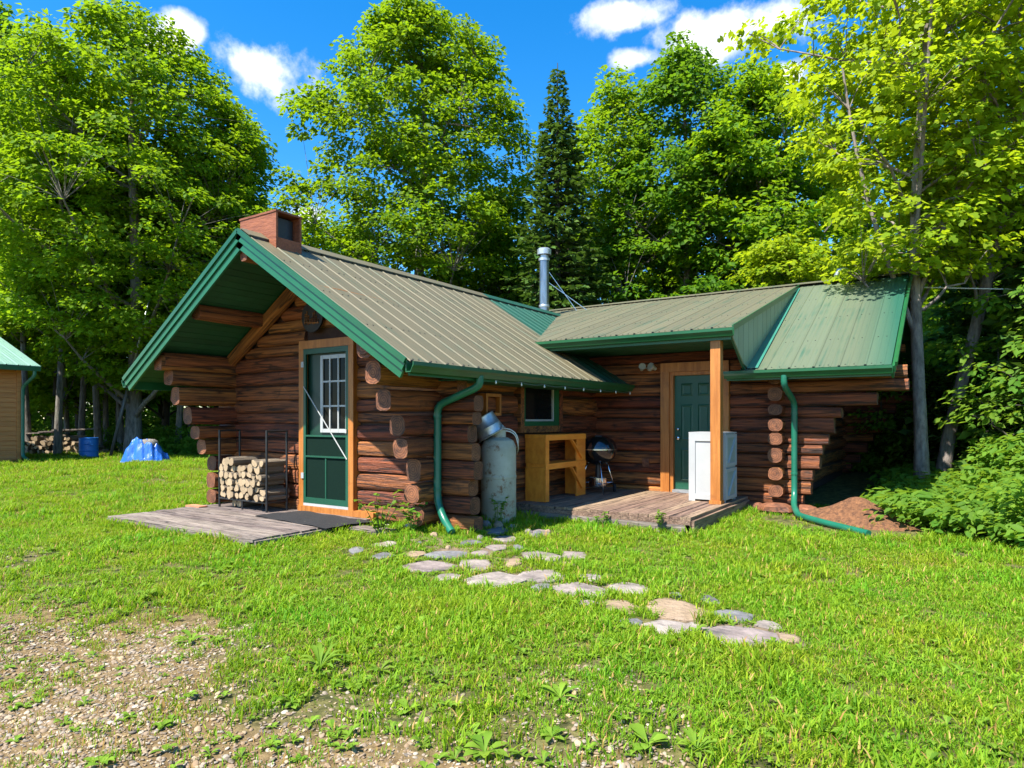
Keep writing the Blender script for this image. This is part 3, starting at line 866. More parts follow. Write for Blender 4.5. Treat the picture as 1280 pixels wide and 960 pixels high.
# right part: fascia, gutter, soffit
MB().box((XPR - .3, YEB, ZEB - .155), (XBE, YEB + .03, ZEB - .03)).build('fascia', 'green_paint', roofB)
gutter((XPR - .32, YEB - .002, ZEB - .012), (XBE + .02, YEB - .002, ZEB - .012), (0, -1, 0), roofB)
boards((XPR - .3, YEB + .03, ZEB - .13), (1, 0, 0), (0, 1, 0), XBE - XPR + .28, YB0 - YEB - .16, 4, 'soffit_board', 'green_soffit', roofB)
rake((XBE, YRB, ZRB), dB, LBm, (1, 0, 0), roofB)
rake((XBE, YRB, ZRB), dBk, LBm + .12, (1, 0, 0), roofB)
for dn in (dB, dBk):
    boards(Vector((XBE - .03, YRB, ZRB - .062)), (-1, 0, 0), dn, XBE - XB1 - .0, LBm - .1, 26, 'soffit_board', 'green_soffit', roofB)
for y, z in ((YRB, 3.86), (YRB - 2.0, 2.95), (YRB + 2.0, 2.95)):
    o = add_log((XB1 - .2, y, z), (XBE - .15, y, z), .19, .19, tim, True); o.name = 'purlin'
# porch post
post = MB().box((-2.875, 9.43, ZDK), (-2.735, 9.57, ZEP - .16)).build('porch_post', 'trim_wood', cabin)
MB().box((-2.89, 9.415, ZDK), (-2.72, 9.585, ZDK + .05)).build('post_foot', 'trim_wood', post)

# --- wooden open-sided box on the ridge
bx0, bx1, by0, by1 = -7.98, -7.22, 5.38, 5.78
bz = 4.10
box = empty('vent_box', (XR, 5.5, ZR), parent=cabin)
def slope_poly(y, ztop):
    return [(bx0, y, roof_z_a(bx0) - .01), (XR, y, ZR - .01), (bx1, y, roof_z_a(bx1) + .0), (bx1, y, ztop), (bx0, y, ztop)]
MB().prism(slope_poly(by0, bz), (0, .03, 0)).build('board', 'box_wood', box)
MB().prism(slope_poly(by1 - .03, bz), (0, .03, 0)).build('board', 'box_wood', box)
MB().box((bx0 - .01, by0 - .01, bz), (bx1 + .01, by1 + .01, bz + .025)).build('lid', 'box_wood', box)
for s, xx in ((1, bx1), (-1, bx0 + .03)):
    zb = roof_z_a(bx1)
    MB().box((xx - .03, by0 + .031, zb), (xx - .001, by1 - .031, zb + .15)).build('board', 'box_wood', box)
MB().box((bx0 + .06, by0 + .05, ZR - .05), (bx1 - .12, by1 - .05, bz - .03)).build('hollow_shade', 'black_metal', box)  # black block standing in for the shade inside the open box

# --- stove pipe with cap and stays
px, py = -7.86, 13.15
pipe = MB().lathe([(.115, 3.5), (.115, 5.12), (.0, 5.13)], 20, (px, py, 0)).build('stove_pipe', 'stove_pipe', cabin, auto=40)
MB().lathe([(.13, 5.10), (.13, 5.16), (.10, 5.17), (.10, 5.25)], 18, (px, py, 0)).build('collar', 'zinc', pipe, auto=40)
MB().lathe([(.15, 5.235), (.165, 5.24), (.165, 5.36), (.12, 5.39), (.0, 5.40)], 18, (px, py, 0)).build('rain_cap', 'zinc', pipe, auto=40)
MB().lathe([(.119, 4.02), (.124, 4.03), (.124, 4.07), (.119, 4.08)], 18, (px, py, 0)).build('band', 'zinc', pipe, auto=40)
for dx, dy, zt in ((.55, .55, 4.85), (.75, .75, 4.60)):
    MB().tube([(px + .08, py + .08, zt), (px + dx, py + dy, 3.98)], .010, 6).build('stay_rod', 'chrome', pipe)
vp = MB().tube([(-1.92, YRB + .25, 3.9), (-1.92, YRB + .25, 4.33), (-1.88, YRB + .25, 4.41), (-1.80, YRB + .25, 4.43), (-1.74, YRB + .25, 4.39)], .055, 10).build('vent_pipe', 'zinc', cabin, auto=60)

# --- downspouts
def spout(name, pts, r, parent):
    o = MB().tube(pts, r, 10).build(name, 'spout_green', parent, auto=40)
    return o
def smooth_path(pts, k=3):
    out = [Vector(pts[0])]
    for i in range(1, len(pts) - 1):
        a, b, c = Vector(pts[i - 1]), Vector(pts[i]), Vector(pts[i + 1])
        la = min(.10, (b - a).length * .4); lc = min(.10, (c - b).length * .4)
        p, q = b + (a - b).normalized() * la, b + (c - b).normalized() * lc
        for j in range(k + 1):
            t = j / k; out.append(p * (1 - t) ** 2 + b * 2 * t * (1 - t) + q * t * t)
    out.append(Vector(pts[-1]))
    return out
gx = XE1 + .05
dsA = spout('downspout', smooth_path([(gx, 6.28, ZE - .10), (gx, 6.28, ZE - .22), (-5.27, 6.26, 1.60), (-5.27, 6.26, .42), (-5.14, 6.22, .22), (-4.93, 6.12, .09)]), .048, cabin)
for z in (1.45, .55):
    MB().lathe([(.050, z), (.054, z + .003), (.054, z + .03), (.050, z + .033)], 10, (-5.27, 6.26, 0)).build('strap', 'spout_green', dsA)
xs_ = -1.965
dsB = spout('downspout', smooth_path([(xs_ - .06, YEB - .05, ZEB - .1), (xs_ - .06, YEB - .05, ZEB - .25), (xs_, YB0 - .22, ZEB - .48), (xs_, YB0 - .22, .32), (xs_ + .03, YB0 - .42, .15), (xs_ + .16, YB0 - .80, .075), (-1.45, 9.62, .06), (-.84, 9.06, .04)]), .045, cabin)
for z in (1.5, .6):
    MB().lathe([(.047, z), (.051, z + .003), (.051, z + .03), (.047, z + .033)], 10, (xs_, YB0 - .22, 0)).build('strap', 'spout_green', dsB)

# --- gable door: green screen door in front of a door with a nine-light window
yF = YA0 - .135
casing = empty('door_casing', (-7.3, yF, .1), parent=cabin)
for nm, a, b in (('casing_board', (DX0 - .10, DZ0 - .12), (DX0 - .002, DZ1 + .002)), ('casing_board', (DX1 + .002, DZ0 - .12), (DX1 + .10, DZ1 + .002)), ('casing_board', (DX0 - .10, DZ1 + .004), (DX1 + .10, DZ1 + .12)), ('threshold', (DX0 - .10, DZ0 - .14), (DX1 + .5, DZ0 - .003))):
    MB().box((a[0], yF - (.05 if nm == 'threshold' else .03), a[1]), (b[0], yF + .16, b[1])).build(nm, 'trim_wood', casing)
sd = empty('screen_door', (-7.3, yF, DZ0), parent=cabin)
f = .05
mat('frame_green', (.006, .062, .032), (.008, .078, .042), scale=2, rough=.45)
def door_bar(x0, z0, x1, z1, nm='door_frame', m_='frame_green', t=.03, yo=.0, parent=sd):
    return MB().box((x0, yF - t + yo, z0), (x1, yF + yo, z1)).build(nm, m_, parent)
door_bar(DX0, DZ0 + .04, DX0 + f, DZ1); door_bar(DX1 - f, DZ0 + .04, DX1, DZ1)
door_bar(DX0 + f, DZ1 - .075, DX1 - f, DZ1); door_bar(DX0 + f, DZ0 + .04, DX1 - f, DZ0 + .12)
zr1, zr2 = 1.20, .90
door_bar(DX0 + f, zr1 - .018, DX1 - f, zr1 + .006); door_bar(DX0 + f, zr2 - .012, DX1 - f, zr2 + .012)
xm = (DX0 + DX1) / 2
door_bar(xm - .012, DZ0 + .12, xm + .012, zr2 - .018, t=.02)
door_bar(DX0, DZ0, DX1, DZ0 + .038, 'sweep', 'white_paint')
# lower screen, dark; upper half lets the inner door show
MB().box((DX0 + f, yF - .008, DZ0 + .12), (DX1 - f, yF - .004, zr1)).build('screen', 'screen_mesh', sd)
inner = MB().box((DX0 + .02, yF + .04, DZ0), (DX1 - .02, yF + .085, DZ1 - .02)).build('inner_door', 'door_green', cabin)
wx0, wx1, wz0, wz1 = -7.46, -6.945, 1.27, 2.31
MB().box((wx0, yF + .032, wz0), (wx1, yF + .039, wz1)).build('pane', 'glass_dark', inner)
for i in range(4):
    x = wx0 + (wx1 - wx0) * i / 3; t_ = .026 if i in (0, 3) else .012
    MB().box((x - t_, yF + .012, wz0 - .026), (x + t_, yF + .030, wz1 + .026)).build('muntin', 'white_paint', inner)
    z = wz0 + (wz1 - wz0) * i / 3
    MB().box((wx0 + .013, yF + .014, z - t_), (wx1 - .013, yF + .0285, z + t_)).build('muntin', 'white_paint', inner)
MB().tube([(DX0 + .01, yF - .035, 1.90), (DX1 - .02, yF - .035, .88)], .008, 6).build('closer_rod', 'white_paint', sd)
for z in (2.22, .62):
    MB().box((DX0 - .035, yF - .045, z - .04), (DX0 + .02, yF - .029, z + .04)).build('hinge', 'white_paint', sd)
MB().box((DX1 - .045, yF - .05, 1.24), (DX1 - .015, yF - .03, 1.29)).build('latch', 'white_paint', sd)
# round carved plaque
pl = MB().lathe([(.0, 0), (.20, 0), (.225, .008), (.225, .035), (.0, .035)], 28, M=Matrix.Rotation(R(90), 4, 'X')).build('wall_plaque', 'plaque', None, loc=(-7.62, YA0 - .125, 2.90), auto=40)
tag(pl, 'dark round carved plaque high on the gable wall above the screen door', 'plaque')
mb = MB()
for k in range(9):
    a = -1.1 + k * .27; mb.bar((-.14 + k * .034, -.042, -.10 + .02 * math.sin(k * 2)), (-.13 + k * .034, -.042, .02 + .06 * math.sin(k * 1.3 + .5)), .012, .012)
mb.bar((-.15, -.042, -.08), (.15, -.042, -.10), .014, .014)
mb.build('relief', 'relief_bronze' if 'relief_bronze' in MATS else 'log', None, loc=(-7.62, YA0 - .125, 2.90)).parent = pl
bpy.data.objects['relief'].location = (0, 0, 0)

# --- window of the long side
xF = XA1 + .135
wn = empty('window', (xF, 8.7, 1.3), parent=cabin)
wy0, wy1, wz0, wz1 = 8.24, 9.30, 1.33, 2.04
for a, b in (((wy0 - .10, wz0 - .10), (wy0 - .002, wz1)), ((wy1 + .002, wz0 - .10), (wy1 + .10, wz1)), ((wy0, wz0 - .10), (wy1, wz0 - .002))):
    MB().box((xF - .20, a[0], a[1]), (xF + .02, b[0], b[1])).build('casing_board', 'log_warm', wn)
for a, b in (((wy0, wz0), (wy0 + .05, wz1)), ((wy1 - .13, wz0), (wy1, wz1)), ((wy0 + .05, wz0), (wy1 - .13, wz0 + .07)), ((wy0 + .05, wz1 - .04), (wy1 - .13, wz1))):
    MB().box((xF - .06, a[0], a[1]), (xF + .005, b[0], b[1])).build('frame', 'green_paint', wn)
MB().box((xF - .05, wy0 + .05, wz0 + .07), (xF - .042, wy1 - .13, wz1 - .04)).build('pane', 'glass_dark', wn)
MB().box((xF - .04, wy0 + .05, wz0 + .071), (xF - .015, wy1 - .131, wz0 + .10)).build('sash', 'white_paint', wn)
MB().box((xF - .04, wy1 - .165, wz0 + .10), (xF - .015, wy1 - .131, wz1 - .04)).build('sash', 'white_paint', wn)
vw = empty('vent_window', (xF, 7.4, 1.5), parent=cabin)
for a, b in (((7.22, 1.48), (7.26, 1.78)), ((7.54, 1.48), (7.58, 1.78)), ((7.26, 1.48), (7.54, 1.52)), ((7.26, 1.74), (7.54, 1.78))):
    MB().box((xF - .08, a[0], a[1]), (xF + .06, b[0], b[1])).build('frame', 'trim_wood', vw)
MB().box((xF - .03, 7.26, 1.52), (xF - .02, 7.54, 1.74)).build('pane', 'glass_dark', vw)

# --- entry door with six panels
yD = YB0 - .13
cs2 = empty('door_casing', (-3.5, yD, .2), parent=cabin)
for a, b, t in (((EX0 - .15, ZDK), (EX0, EZ1), .04), ((EX1, ZDK), (EX1 + .15, EZ1), .04), ((EX0 - .15, EZ1 + .002), (EX1 + .15, EZ1 + .15), .042)):
    MB().box((a[0], yD - t, a[1]), (b[0], yD + .15, b[1])).build('casing_board', 'trim_wood', cs2)
for a, b in (((EX0 + .001, ZDK), (EX0 + .06, EZ1)), ((EX1 - .06, ZDK), (EX1 - .001, EZ1)), ((EX0 + .06, EZ1 - .06), (EX1 - .06, EZ1 - .001))):
    MB().box((a[0], yD - .005, a[1]), (b[0], yD + .14, b[1])).build('jamb', 'trim_wood', cs2)
ed = MB().box((EX0 + .06, yD + .06, EZ0 + .03), (EX1 - .06, yD + .10, EZ1 - .06)).build('entry_door', 'entry_green', cabin) if 'entry_green' in MATS else None
if ed is None:
    mat('entry_green', (.008, .066, .036), (.011, .082, .046), scale=2, rough=.4)
    ed = MB().box((EX0 + .06, yD + .06, EZ0 + .03), (EX1 - .06, yD + .10, EZ1 - .06)).build('entry_door', 'entry_green', cabin)
dw = EX1 - EX0 - .12
for (z0, z1) in ((.42, .95), (1.08, 1.68), (1.82, 2.03)):
    for k in (0, 1):
        x0 = EX0 + .06 + dw * (.16 if k == 0 else .56); x1 = x0 + dw * .28
        y = yD + .06
        mb = MB()
        q = .022; 
        mb.add([(x0, y - .001, z0), (x1, y - .001, z0), (x1, y - .001, z1), (x0, y - .001, z1),
                (x0 + q, y - .010, z0 + q), (x1 - q, y - .010, z0 + q), (x1 - q, y - .010, z1 - q), (x0 + q, y - .010, z1 - q),
                (x0 + 2 * q, y - .003, z0 + 2 * q), (x1 - 2 * q, y - .003, z0 + 2 * q), (x1 - 2 * q, y - .003, z1 - 2 * q), (x0 + 2 * q, y - .003, z1 - 2 * q)],
               [(0, 1, 5, 4), (1, 2, 6, 5), (2, 3, 7, 6), (3, 0, 4, 7), (4, 5, 9, 8), (5, 6, 10, 9), (6, 7, 11, 10), (7, 4, 8, 11), (8, 9, 10, 11)])
        mb.build('door_panel', 'entry_green', ed)
for z, r in ((1.12, .034), (1.27, .026)):
    MB().lathe([(.012, 0), (.012, .03), (r, .04), (r, .06), (r * .6, .072), (.0, .074)], 14, (0, 0, 0), M=Matrix.Rotation(R(90), 4, 'X')).build('knob' if r > .03 else 'deadbolt', 'chrome', ed, loc=(EX0 + .135, yD + .06, z), auto=50)
MB().box((EX0 + .06, yD - .06, ZDK + .001), (EX1 - .06, yD + .13, EZ0 + .025)).build('threshold', 'zinc', cs2)
# outlet cover on the logs beside the grill
ob = MB().box((-4.42, YB0 - .135, .62), (-4.30, YB0 - .11, .76)).build('outlet_cover', 'log_end', cabin)

# --- twin flood light under the porch
fl = empty('flood_light', (-4.28, YB0 - .25, 2.3), label='white twin-head flood light above the entry door casing', cat='light')
MB().lathe([(.0, 0), (.05, 0), (.05, .03), (.0, .04)], 12, M=Matrix.Rotation(R(90), 4, 'X')).build('base', 'white_paint', fl, loc=(-4.28, YB0 - .12, 2.30))
for dx, rz in ((-.09, .5), (.11, -.35)):
    M = Matrix.Translation((-4.28 + dx, YB0 - .27, 2.30)) @ Matrix.Rotation(rz, 4, 'Z') @ Matrix.Rotation(R(70), 4, 'X')
    mb = MB(); mb.lathe([(.0, -.07), (.03, -.06), (.035, 0), (.058, .05), (.058, .075), (.0, .07)], 14, M=M); mb.build('lamp_head', 'white_paint', fl, auto=40)
    MB().tube([(-4.28 + dx * .3, YB0 - .13, 2.30), (-4.28 + dx, YB0 - .27, 2.30)], .012, 6).build('arm', 'white_paint', fl)
# --- string of small bulbs under the long eave
sl = empty('string_light', (XE1, 8, 1.8), label='string of small bulbs hung along the gutter of the gabled wing', cat='string lights')
pts = []
for i in range(57):
    y = 6.6 + i * .072; pts.append((XE1 + .06, y, 1.905 - .02 * abs(math.sin(i * math.pi / 8))))
MB().tube(pts, .004, 5).build('wire', 'cable_grey', sl)
me = MB().lathe([(.0, -.036), (.009, -.03), (.012, -.016), (.007, 0), (.004, .010)], 8).mesh('bulb', 'bulb', True)
for i in range(0, 57, 8):
    mesh_obj('bulb', me, sl, Matrix.Translation(Vector(pts[i]) + Vector((0, 0, -.012))))
# --- service wire to the right gable
wa, wb = Vector((XBE + .05, YRB + .3, 3.95)), Vector((9.5, 17.5, 4.1))
pts = [wa.lerp(wb, i / 12) + Vector((0, 0, -.35 * math.sin(math.pi * i / 12))) for i in range(13)]
o = MB().tube(pts, .011, 5).build('overhead_wire', 'cable_white')
tag(o, 'thin overhead wire running from the cabin gable into the maple', 'wire')

# ================================================================== DECKS AND THINGS ON THEM
def plank_deck(name, x0, x1, y0, y1, ztop, axis, wdt, material, label, group=None, skirt=True, zb=0.0):
    d = empty(name, ((x0 + x1) / 2, (y0 + y1) / 2, 0), label=label, cat='deck', group=group)
    r = random.Random(int(abs(x0) * 10))
    L, W_ = (x1 - x0, y1 - y0) if axis == 'x' else (y1 - y0, x1 - x0)
    n = round(W_ / wdt); w_ = W_ / n
    for i in range(n):
        e0, e1 = r.uniform(-.02, .03), r.uniform(-.03, .03)
        dz = r.uniform(-.004, .004); tilt = r.uniform(-.006, .006)
        g = .008
        mb = MB()
        a, b = i * w_ + g / 2, (i + 1) * w_ - g / 2
        if axis == 'x': mb.box((x0 + e0, y0 + a, ztop - .035), (x1 + e1, y0 + b, ztop + dz))
        else: mb.box((x0 + a, y0 + e0 * .4, ztop - .035), (x0 + b, y1 + e1 * .3, ztop + dz))
        mb.build('plank', material, d)
    return d

dA = plank_deck('low_deck', -9.62, -6.42, 4.46, 6.30, .105, 'x', .135, 'deck_wood', 'low grey weathered plank deck before the screen door')
for x in (-9.5, -8.0, -6.55):
    MB().box((x - .04, 4.5, -.06), (x + .04, 6.28, .069)).build('joist', 'deck_wood', dA)
MB().box((-6.40, 4.48, -.05), (-6.36, 6.28, .085)).build('rim_board', 'deck_wood', dA)
MB().box((-9.6, 4.425, -.05), (-6.44, 4.455, .075)).build('rim_board', 'deck_wood', dA)
dS = MB().box((-6.30, 5.72, -.02), (-5.62, 5.92, .09)).build('loose_plank', 'deck_wood', None, rot=(0, 0, 0))
tag(dS, 'short grey board on the ground under the corbelled log ends', 'board')

dB1 = plank_deck('porch_deck', -5.28, -2.66, 7.95, 10.66, ZDK, 'y', .14, 'deck_brown', 'raised brown plank porch deck in front of the green entry door')
MB().box((-5.28, 7.925, .13), (-2.66, 7.948, ZDK - .037)).build('rim_board', 'deck_brown', dB1)
MB().box((-5.1, 7.90, .015), (-2.72, 7.922, .128)).build('rim_board', 'deck_wood', dB1)
MB().box((-2.655, 7.95, .0), (-2.62, 10.6, ZDK - .037)).build('rim_board', 'deck_brown', dB1)
for y in (8.3, 9.4, 10.5):
    MB().box((-5.26, y - .02, -.05), (-2.68, y + .02, ZDK - .037)).build('joist', 'deck_wood', dB1)

# --- door mat
mb = MB(); nx, ny = 16, 8
M = Matrix.Translation((-7.05, 5.82, .118)) @ Matrix.Rotation(R(-6), 4, 'Z')
for j in range(ny + 1):
    for i in range(nx + 1):
        p = M @ Vector((-.82 + 1.64 * i / nx, -.36 + .72 * j / ny, .006 * math.sin(i * 1.1 + j * .7) + .004 * math.sin(j * 2.2)))
        mb.v.append(tuple(p))
n1 = len(mb.v); mb.v += [(a, b, c - .008) for a, b, c in mb.v]
for j in range(ny):
    for i in range(nx):
        a = j * (nx + 1) + i; q = (a, a + 1, a + nx + 2, a + nx + 1)
        mb.f.append(q); mb.f.append(tuple(k + n1 for k in reversed(q))); mb.m += [0, 0]
tag(mb.build('door_mat', 'rubber', None, smooth=True), 'black rubber mat on the low deck at the screen door', 'mat')

# --- firewood rack and the wood in it
rx0, rx1, ry0, ry1, rz = -9.24, -8.10, 5.88, 6.22, .11
rack = empty('firewood_rack', ((rx0 + rx1) / 2, 6.05, rz), label='tall black steel firewood rack beside the screen door', cat='rack')
for x in (rx0, rx1):
    for y in (ry0, ry1):
        MB().tube([(x, y, rz), (x, y, rz + 1.16)], .017, 8).build('post', 'black_metal', rack)
    MB().tube([(x, ry0, rz + 1.15), (x, ry1, rz + 1.15)], .015, 8).build('top_rail', 'black_metal', rack)
    MB().tube([(x, ry0, rz + .13), (x, ry1, rz + .13)], .015, 8).build('base_rail', 'black_metal', rack)
for y in (ry0, ry1):
    MB().tube([(rx0, y, rz + .13), (rx1, y, rz + .13)], .016, 8).build('base_rail', 'black_metal', rack)
MB().tube([((rx0 + rx1) / 2, ry0, rz), ((rx0 + rx1) / 2, ry0, rz + .13)], .015, 8).build('foot', 'black_metal', rack)
MB().tube([((rx0 + rx1) / 2, ry1, rz), ((rx0 + rx1) / 2, ry1, rz + .13)], .015, 8).build('foot', 'black_metal', rack)

def billet_mesh(kind, seed):
    r = random.Random(seed); n = 10; mb = MB()
    ang = [2 * math.pi * k / n for k in range(n)]
    rad = []
    for a in ang:
        rr = 1 + .10 * math.sin(2 * a + seed) + .06 * math.sin(3 * a + seed * 2)
        if kind == 'half' and math.sin(a + seed) < 0: rr *= max(.35, 1 + .65 * math.sin(a + seed))
        if kind == 'quarter': rr *= .62 + .38 * abs(math.cos(1.5 * (a + seed)))
        rad.append(rr)
    for y, s in ((0, .97), (.02, 1), (.2, 1.03), (.40, 1), (.42, .96)):
        for k in range(n): mb.v.append((rad[k] * s * math.cos(ang[k]) , y, rad[k] * s * math.sin(ang[k])))
    for i in range(4):
        for k in range(n):
            a0 = i * n + k; a1 = i * n + (k + 1) % n; mb.f.append((a0, a0 + n, a1 + n, a1)); mb.m.append(0)
    mb.f.append(tuple(range(n))); mb.m.append(1)
    mb.f.append(tuple(4 * n + k for k in reversed(range(n)))); mb.m.append(1)
    return mb.mesh('billet', ['firewood_bark', 'firewood_end'], False)
bms = [billet_mesh(k, s) for k, s in (('round', 1), ('half', 2), ('quarter', 3), ('round', 4), ('half', 5), ('round', 6))]
r2 = random.Random(5); first = True
z = rz + .20; row = 0
while z < rz + .70:
    x = rx0 + .06 + (row % 2) * .03; rmax = 0
    while x < rx1 - .045:
        rad = r2.choice((.038, .045, .055, .062, .07))
        x += rad
        if x > rx1 - .03: break
        hgt = rz + (.72 if x < -8.85 else .66 + .05 * math.sin(x * 9))
        if z < hgt:
            o = bpy.data.objects.new('firewood_log', r2.choice(bms))
            o.location = (x, ry0 - .05 + r2.uniform(-.03, .04), z + r2.uniform(-.012, .012)); o.scale = (rad, 1, rad)
            o.rotation_euler = (0, r2.uniform(0, 6.28), r2.uniform(-.05, .05))
            link(o); tag(o, 'pale split firewood log stacked in the black rack', 'firewood', 'firewood in the rack')
        x += rad; rmax = max(rmax, rad)
    z += .098; row += 1
for x, zz, rad in ((-9.02, rz + .06, .06), (-8.9, rz + .055, .055)):
    o = bpy.data.objects.new('firewood_log', bms[0]); o.location = (x, 5.98, zz); o.scale = (rad, .8, rad); link(o)
    tag(o, 'firewood log lying on the deck under the rack', 'firewood', 'firewood under the rack')
tag(MB().box((-9.72, 5.62, .06), (-9.36, 5.76, .125)).build('brick', 'brick_red', None), 'flat reddish brick on the edge of the low deck', 'brick')

# --- gas cylinder and the bucket upside down on it
tx, ty = -5.06, 7.27
tz = ground_z(tx, ty) - .01
tank = empty('gas_cylinder', (tx, ty, tz), label='tall rusty grey gas cylinder standing against the log wall', cat='gas cylinder')
MB().lathe([(.0, .0), (.225, .0), (.232, .02), (.232, .06), (.238, .075), (.238, .60), (.243, .605), (.243, .635), (.238, .64), (.238, .98), (.232, 1.03), (.20, 1.10), (.13, 1.14), (.0, 1.155)], 32, (tx, ty, tz)).build('shell', 'tank_paint', tank, auto=35)
MB().lathe([(.10, 1.13), (.10, 1.24), (.095, 1.24), (.095, 1.13)], 20, (tx, ty, tz)).build('collar', 'tank_paint', tank, auto=35)
MB().tube([(tx, ty, tz + 1.15), (tx, ty, tz + 1.26)], .022, 8).build('valve', 'zinc', tank)
for dz in (0, .03):
    MB().tube(smooth_path([(tx + .02, ty, tz + 1.22 + dz), (tx + .10, ty + .10, tz + 1.23 + dz), (tx + .16, ty + .18, tz + 1.17 + dz), (tx + .17, ty + .24, tz + 1.0 + dz * 3), (tx + .02, ty + .42, tz + .90 + dz * 3)]), .008, 6).build('hose', 'cable_white', tank, smooth=True)
bk = empty('metal_bucket', (tx - .02, ty, tz + 1.17), label='dented zinc bucket upside down and tilted on top of the gas cylinder', cat='bucket')
tilt_ax = FWD                                            # leans over to the left as seen from the path
Mb = Matrix.Translation((tx - .05, ty - .07, tz + 1.17)) @ Matrix.Rotation(R(-30), 4, tilt_ax) @ Matrix.Diagonal((1.1, 1.1, 1.05, 1))
mb = MB(); mb.lathe([(.186, 0), (.190, .008), (.186, .016), (.176, .02), (.166, .10), (.168, .105), (.168, .115), (.164, .12), (.150, .25), (.153, .262), (.147, .27), (.0, .262)], 28, M=Mb)
mb.build('pail', 'zinc', bk, auto=35)
for s in (-1, 1):
    p = Mb @ Vector((s * .183, 0, .03)); q = Mb @ Vector((s * .205, 0, .03))
    MB().tube([p, q], .02, 8).build('ear', 'zinc', bk)

# --- pine stand (bench of thick boards with shelf and diagonal braces)
sx0, sx1, sy0, sy1, sz = -5.27, -4.93, 8.26, 9.52, ZDK + .004
st = empty('pine_stand', ((sx0 + sx1) / 2, (sy0 + sy1) / 2, sz), label='orange pine plank stand with middle shelf under the window', cat='stand')
t = .04; H = .98
for y0 in (sy0, sy1 - t - .27):
    pass
def pbox(a, b, nm): return MB().box((a[0], a[1], sz + a[2]), (b[0], b[1], sz + b[2])).build(nm, 'pine', st)
pbox((sx0, sy0, H - .055), (sx1, sy1, H), 'top_board')
pbox((sx0 + .01, sy0 + .015, .50), (sx1 - .005, sy1 - .015, .555), 'shelf_board')
pbox((sx0 + .005, sy0 + .005, 0), (sx1 - .01, sy0 + .05, .498), 'end_panel')
pbox((sx0 + .005, sy0 + .005, .557), (sx1 - .01, sy0 + .05, H - .057), 'end_panel')
pbox((sx0 + .005, sy1 - .05, 0), (sx1 - .01, sy1 - .005, .498), 'end_panel')
pbox((sx0 + .005, sy1 - .05, .557), (sx1 - .01, sy1 - .005, H - .057), 'end_panel')
pbox((sx1 - .008, sy0 - .002, H - .085), (sx1 + .022, sy1 + .002, H - .004), 'apron')
pbox((sx1 - .004, sy0 + .0, .47), (sx1 + .022, sy1 + .0, .553), 'apron')
pbox((sx1 - .009, sy0, 0), (sx1 + .018, sy0 + .10, .469), 'leg_board')
pbox((sx1 - .009, sy0, .555), (sx1 + .018, sy0 + .10, H - .087), 'leg_board')
pbox((sx1 - .009, sy1 - .30, 0), (sx1 + .012, sy1, .469), 'leg_board')
pbox((sx1 - .009, sy1 - .30, .555), (sx1 + .012, sy1, H - .087), 'leg_board')
for z0, z1 in ((.12, .46), (.60, .89)):
    MB().bar((sx1 + .026, sy1 - .50, sz + z1), (sx1 + .026, sy1 - .16, sz + z0), .024, .05, up=(1, 0, 0)).build('brace', 'pine', st)

# --- kettle grill
gx0, gy0, gz = -4.86, 9.86, ZDK + .004
gr = empty('kettle_grill', (gx0, gy0, gz), label='black kettle charcoal grill on three legs in the porch corner', cat='grill')
def g_l(prof, nm, m_, n=28): return MB().lathe([(r_ * 1.08, z_ * 1.03) for r_, z_ in prof], n, (gx0, gy0, gz)).build(nm, m_, gr, auto=40)
GS = 1.08
g_l([(.0, .44), (.07, .445), (.16, .48), (.235, .54), (.277, .62), (.285, .685), (.275, .685), (.25, .6), (.0, .5)], 'bowl', 'black_enamel')
g_l([(.278, .685), (.295, .688), (.295, .704), (.278, .706)], 'rim', 'chrome')
lid = g_l([(.287, .706), (.285, .73), (.268, .79), (.22, .855), (.14, .90), (.06, .918), (.0, .92)], 'lid', 'black_enamel')
MB().tube([(gx0 + .10, gy0 - .10, gz + .895), (gx0 + .115, gy0 - .115, gz + .935), (gx0 + .03, gy0 - .16, gz + .935), (gx0 + .02, gy0 - .15, gz + .90)], .010, 6).build('handle', 'black_metal', lid)
MB().lathe([(.0, 0), (.045, 0), (.045, .008), (.0, .010)], 14, (gx0 - .08, gy0 + .05, gz + .905)).build('damper', 'chrome', lid)
# camera-side frame directions
rg, fw = RGT.copy(), FWD.copy()
feet = [Vector((gx0, gy0, gz)) + rg * -.33 + fw * .20, Vector((gx0, gy0, gz)) + rg * .05 + fw * -.30, Vector((gx0, gy0, gz)) + rg * .29 + fw * .12]
tops = [Vector((gx0, gy0, gz + .52)) + rg * -.14 + fw * .08, Vector((gx0, gy0, gz + .52)) + rg * .01 + fw * -.17, Vector((gx0, gy0, gz + .52)) + rg * .15 + fw * .06]
for i, (a, b) in enumerate(zip(tops, feet)):
    e = b + Vector((0, 0, .0 if i == 1 else .06))
    MB().tube([a, e], .0135, 8).build('leg', 'chrome', gr, smooth=True)
for i in (0, 2):
    c = feet[i] + Vector((0, 0, .065))
    M = Matrix.Translation(c) @ rg.to_track_quat('Z', 'Y').to_matrix().to_4x4()
    wh = MB().lathe([(.0, -.02), (.05, -.022), (.066, -.015), (.066, .015), (.05, .022), (.0, .02)], 18, M=M).build('wheel', 'rubber', gr, auto=40)
MB().tube([feet[0] + Vector((0, 0, .065)), feet[2] + Vector((0, 0, .065))], .009, 6).build('axle', 'black_metal', gr)
pa = [t_.lerp(f_, .70) for t_, f_ in zip(tops, feet)]
mb = MB(); 
for k in range(9):
    t_ = k / 8; mb.tube([pa[0].lerp(pa[1], t_), pa[2].lerp(pa[1], t_)], .004, 5)
mb.tube([pa[0], pa[1], pa[2], pa[0]], .006, 5); mb.build('wire_shelf', 'chrome', gr)
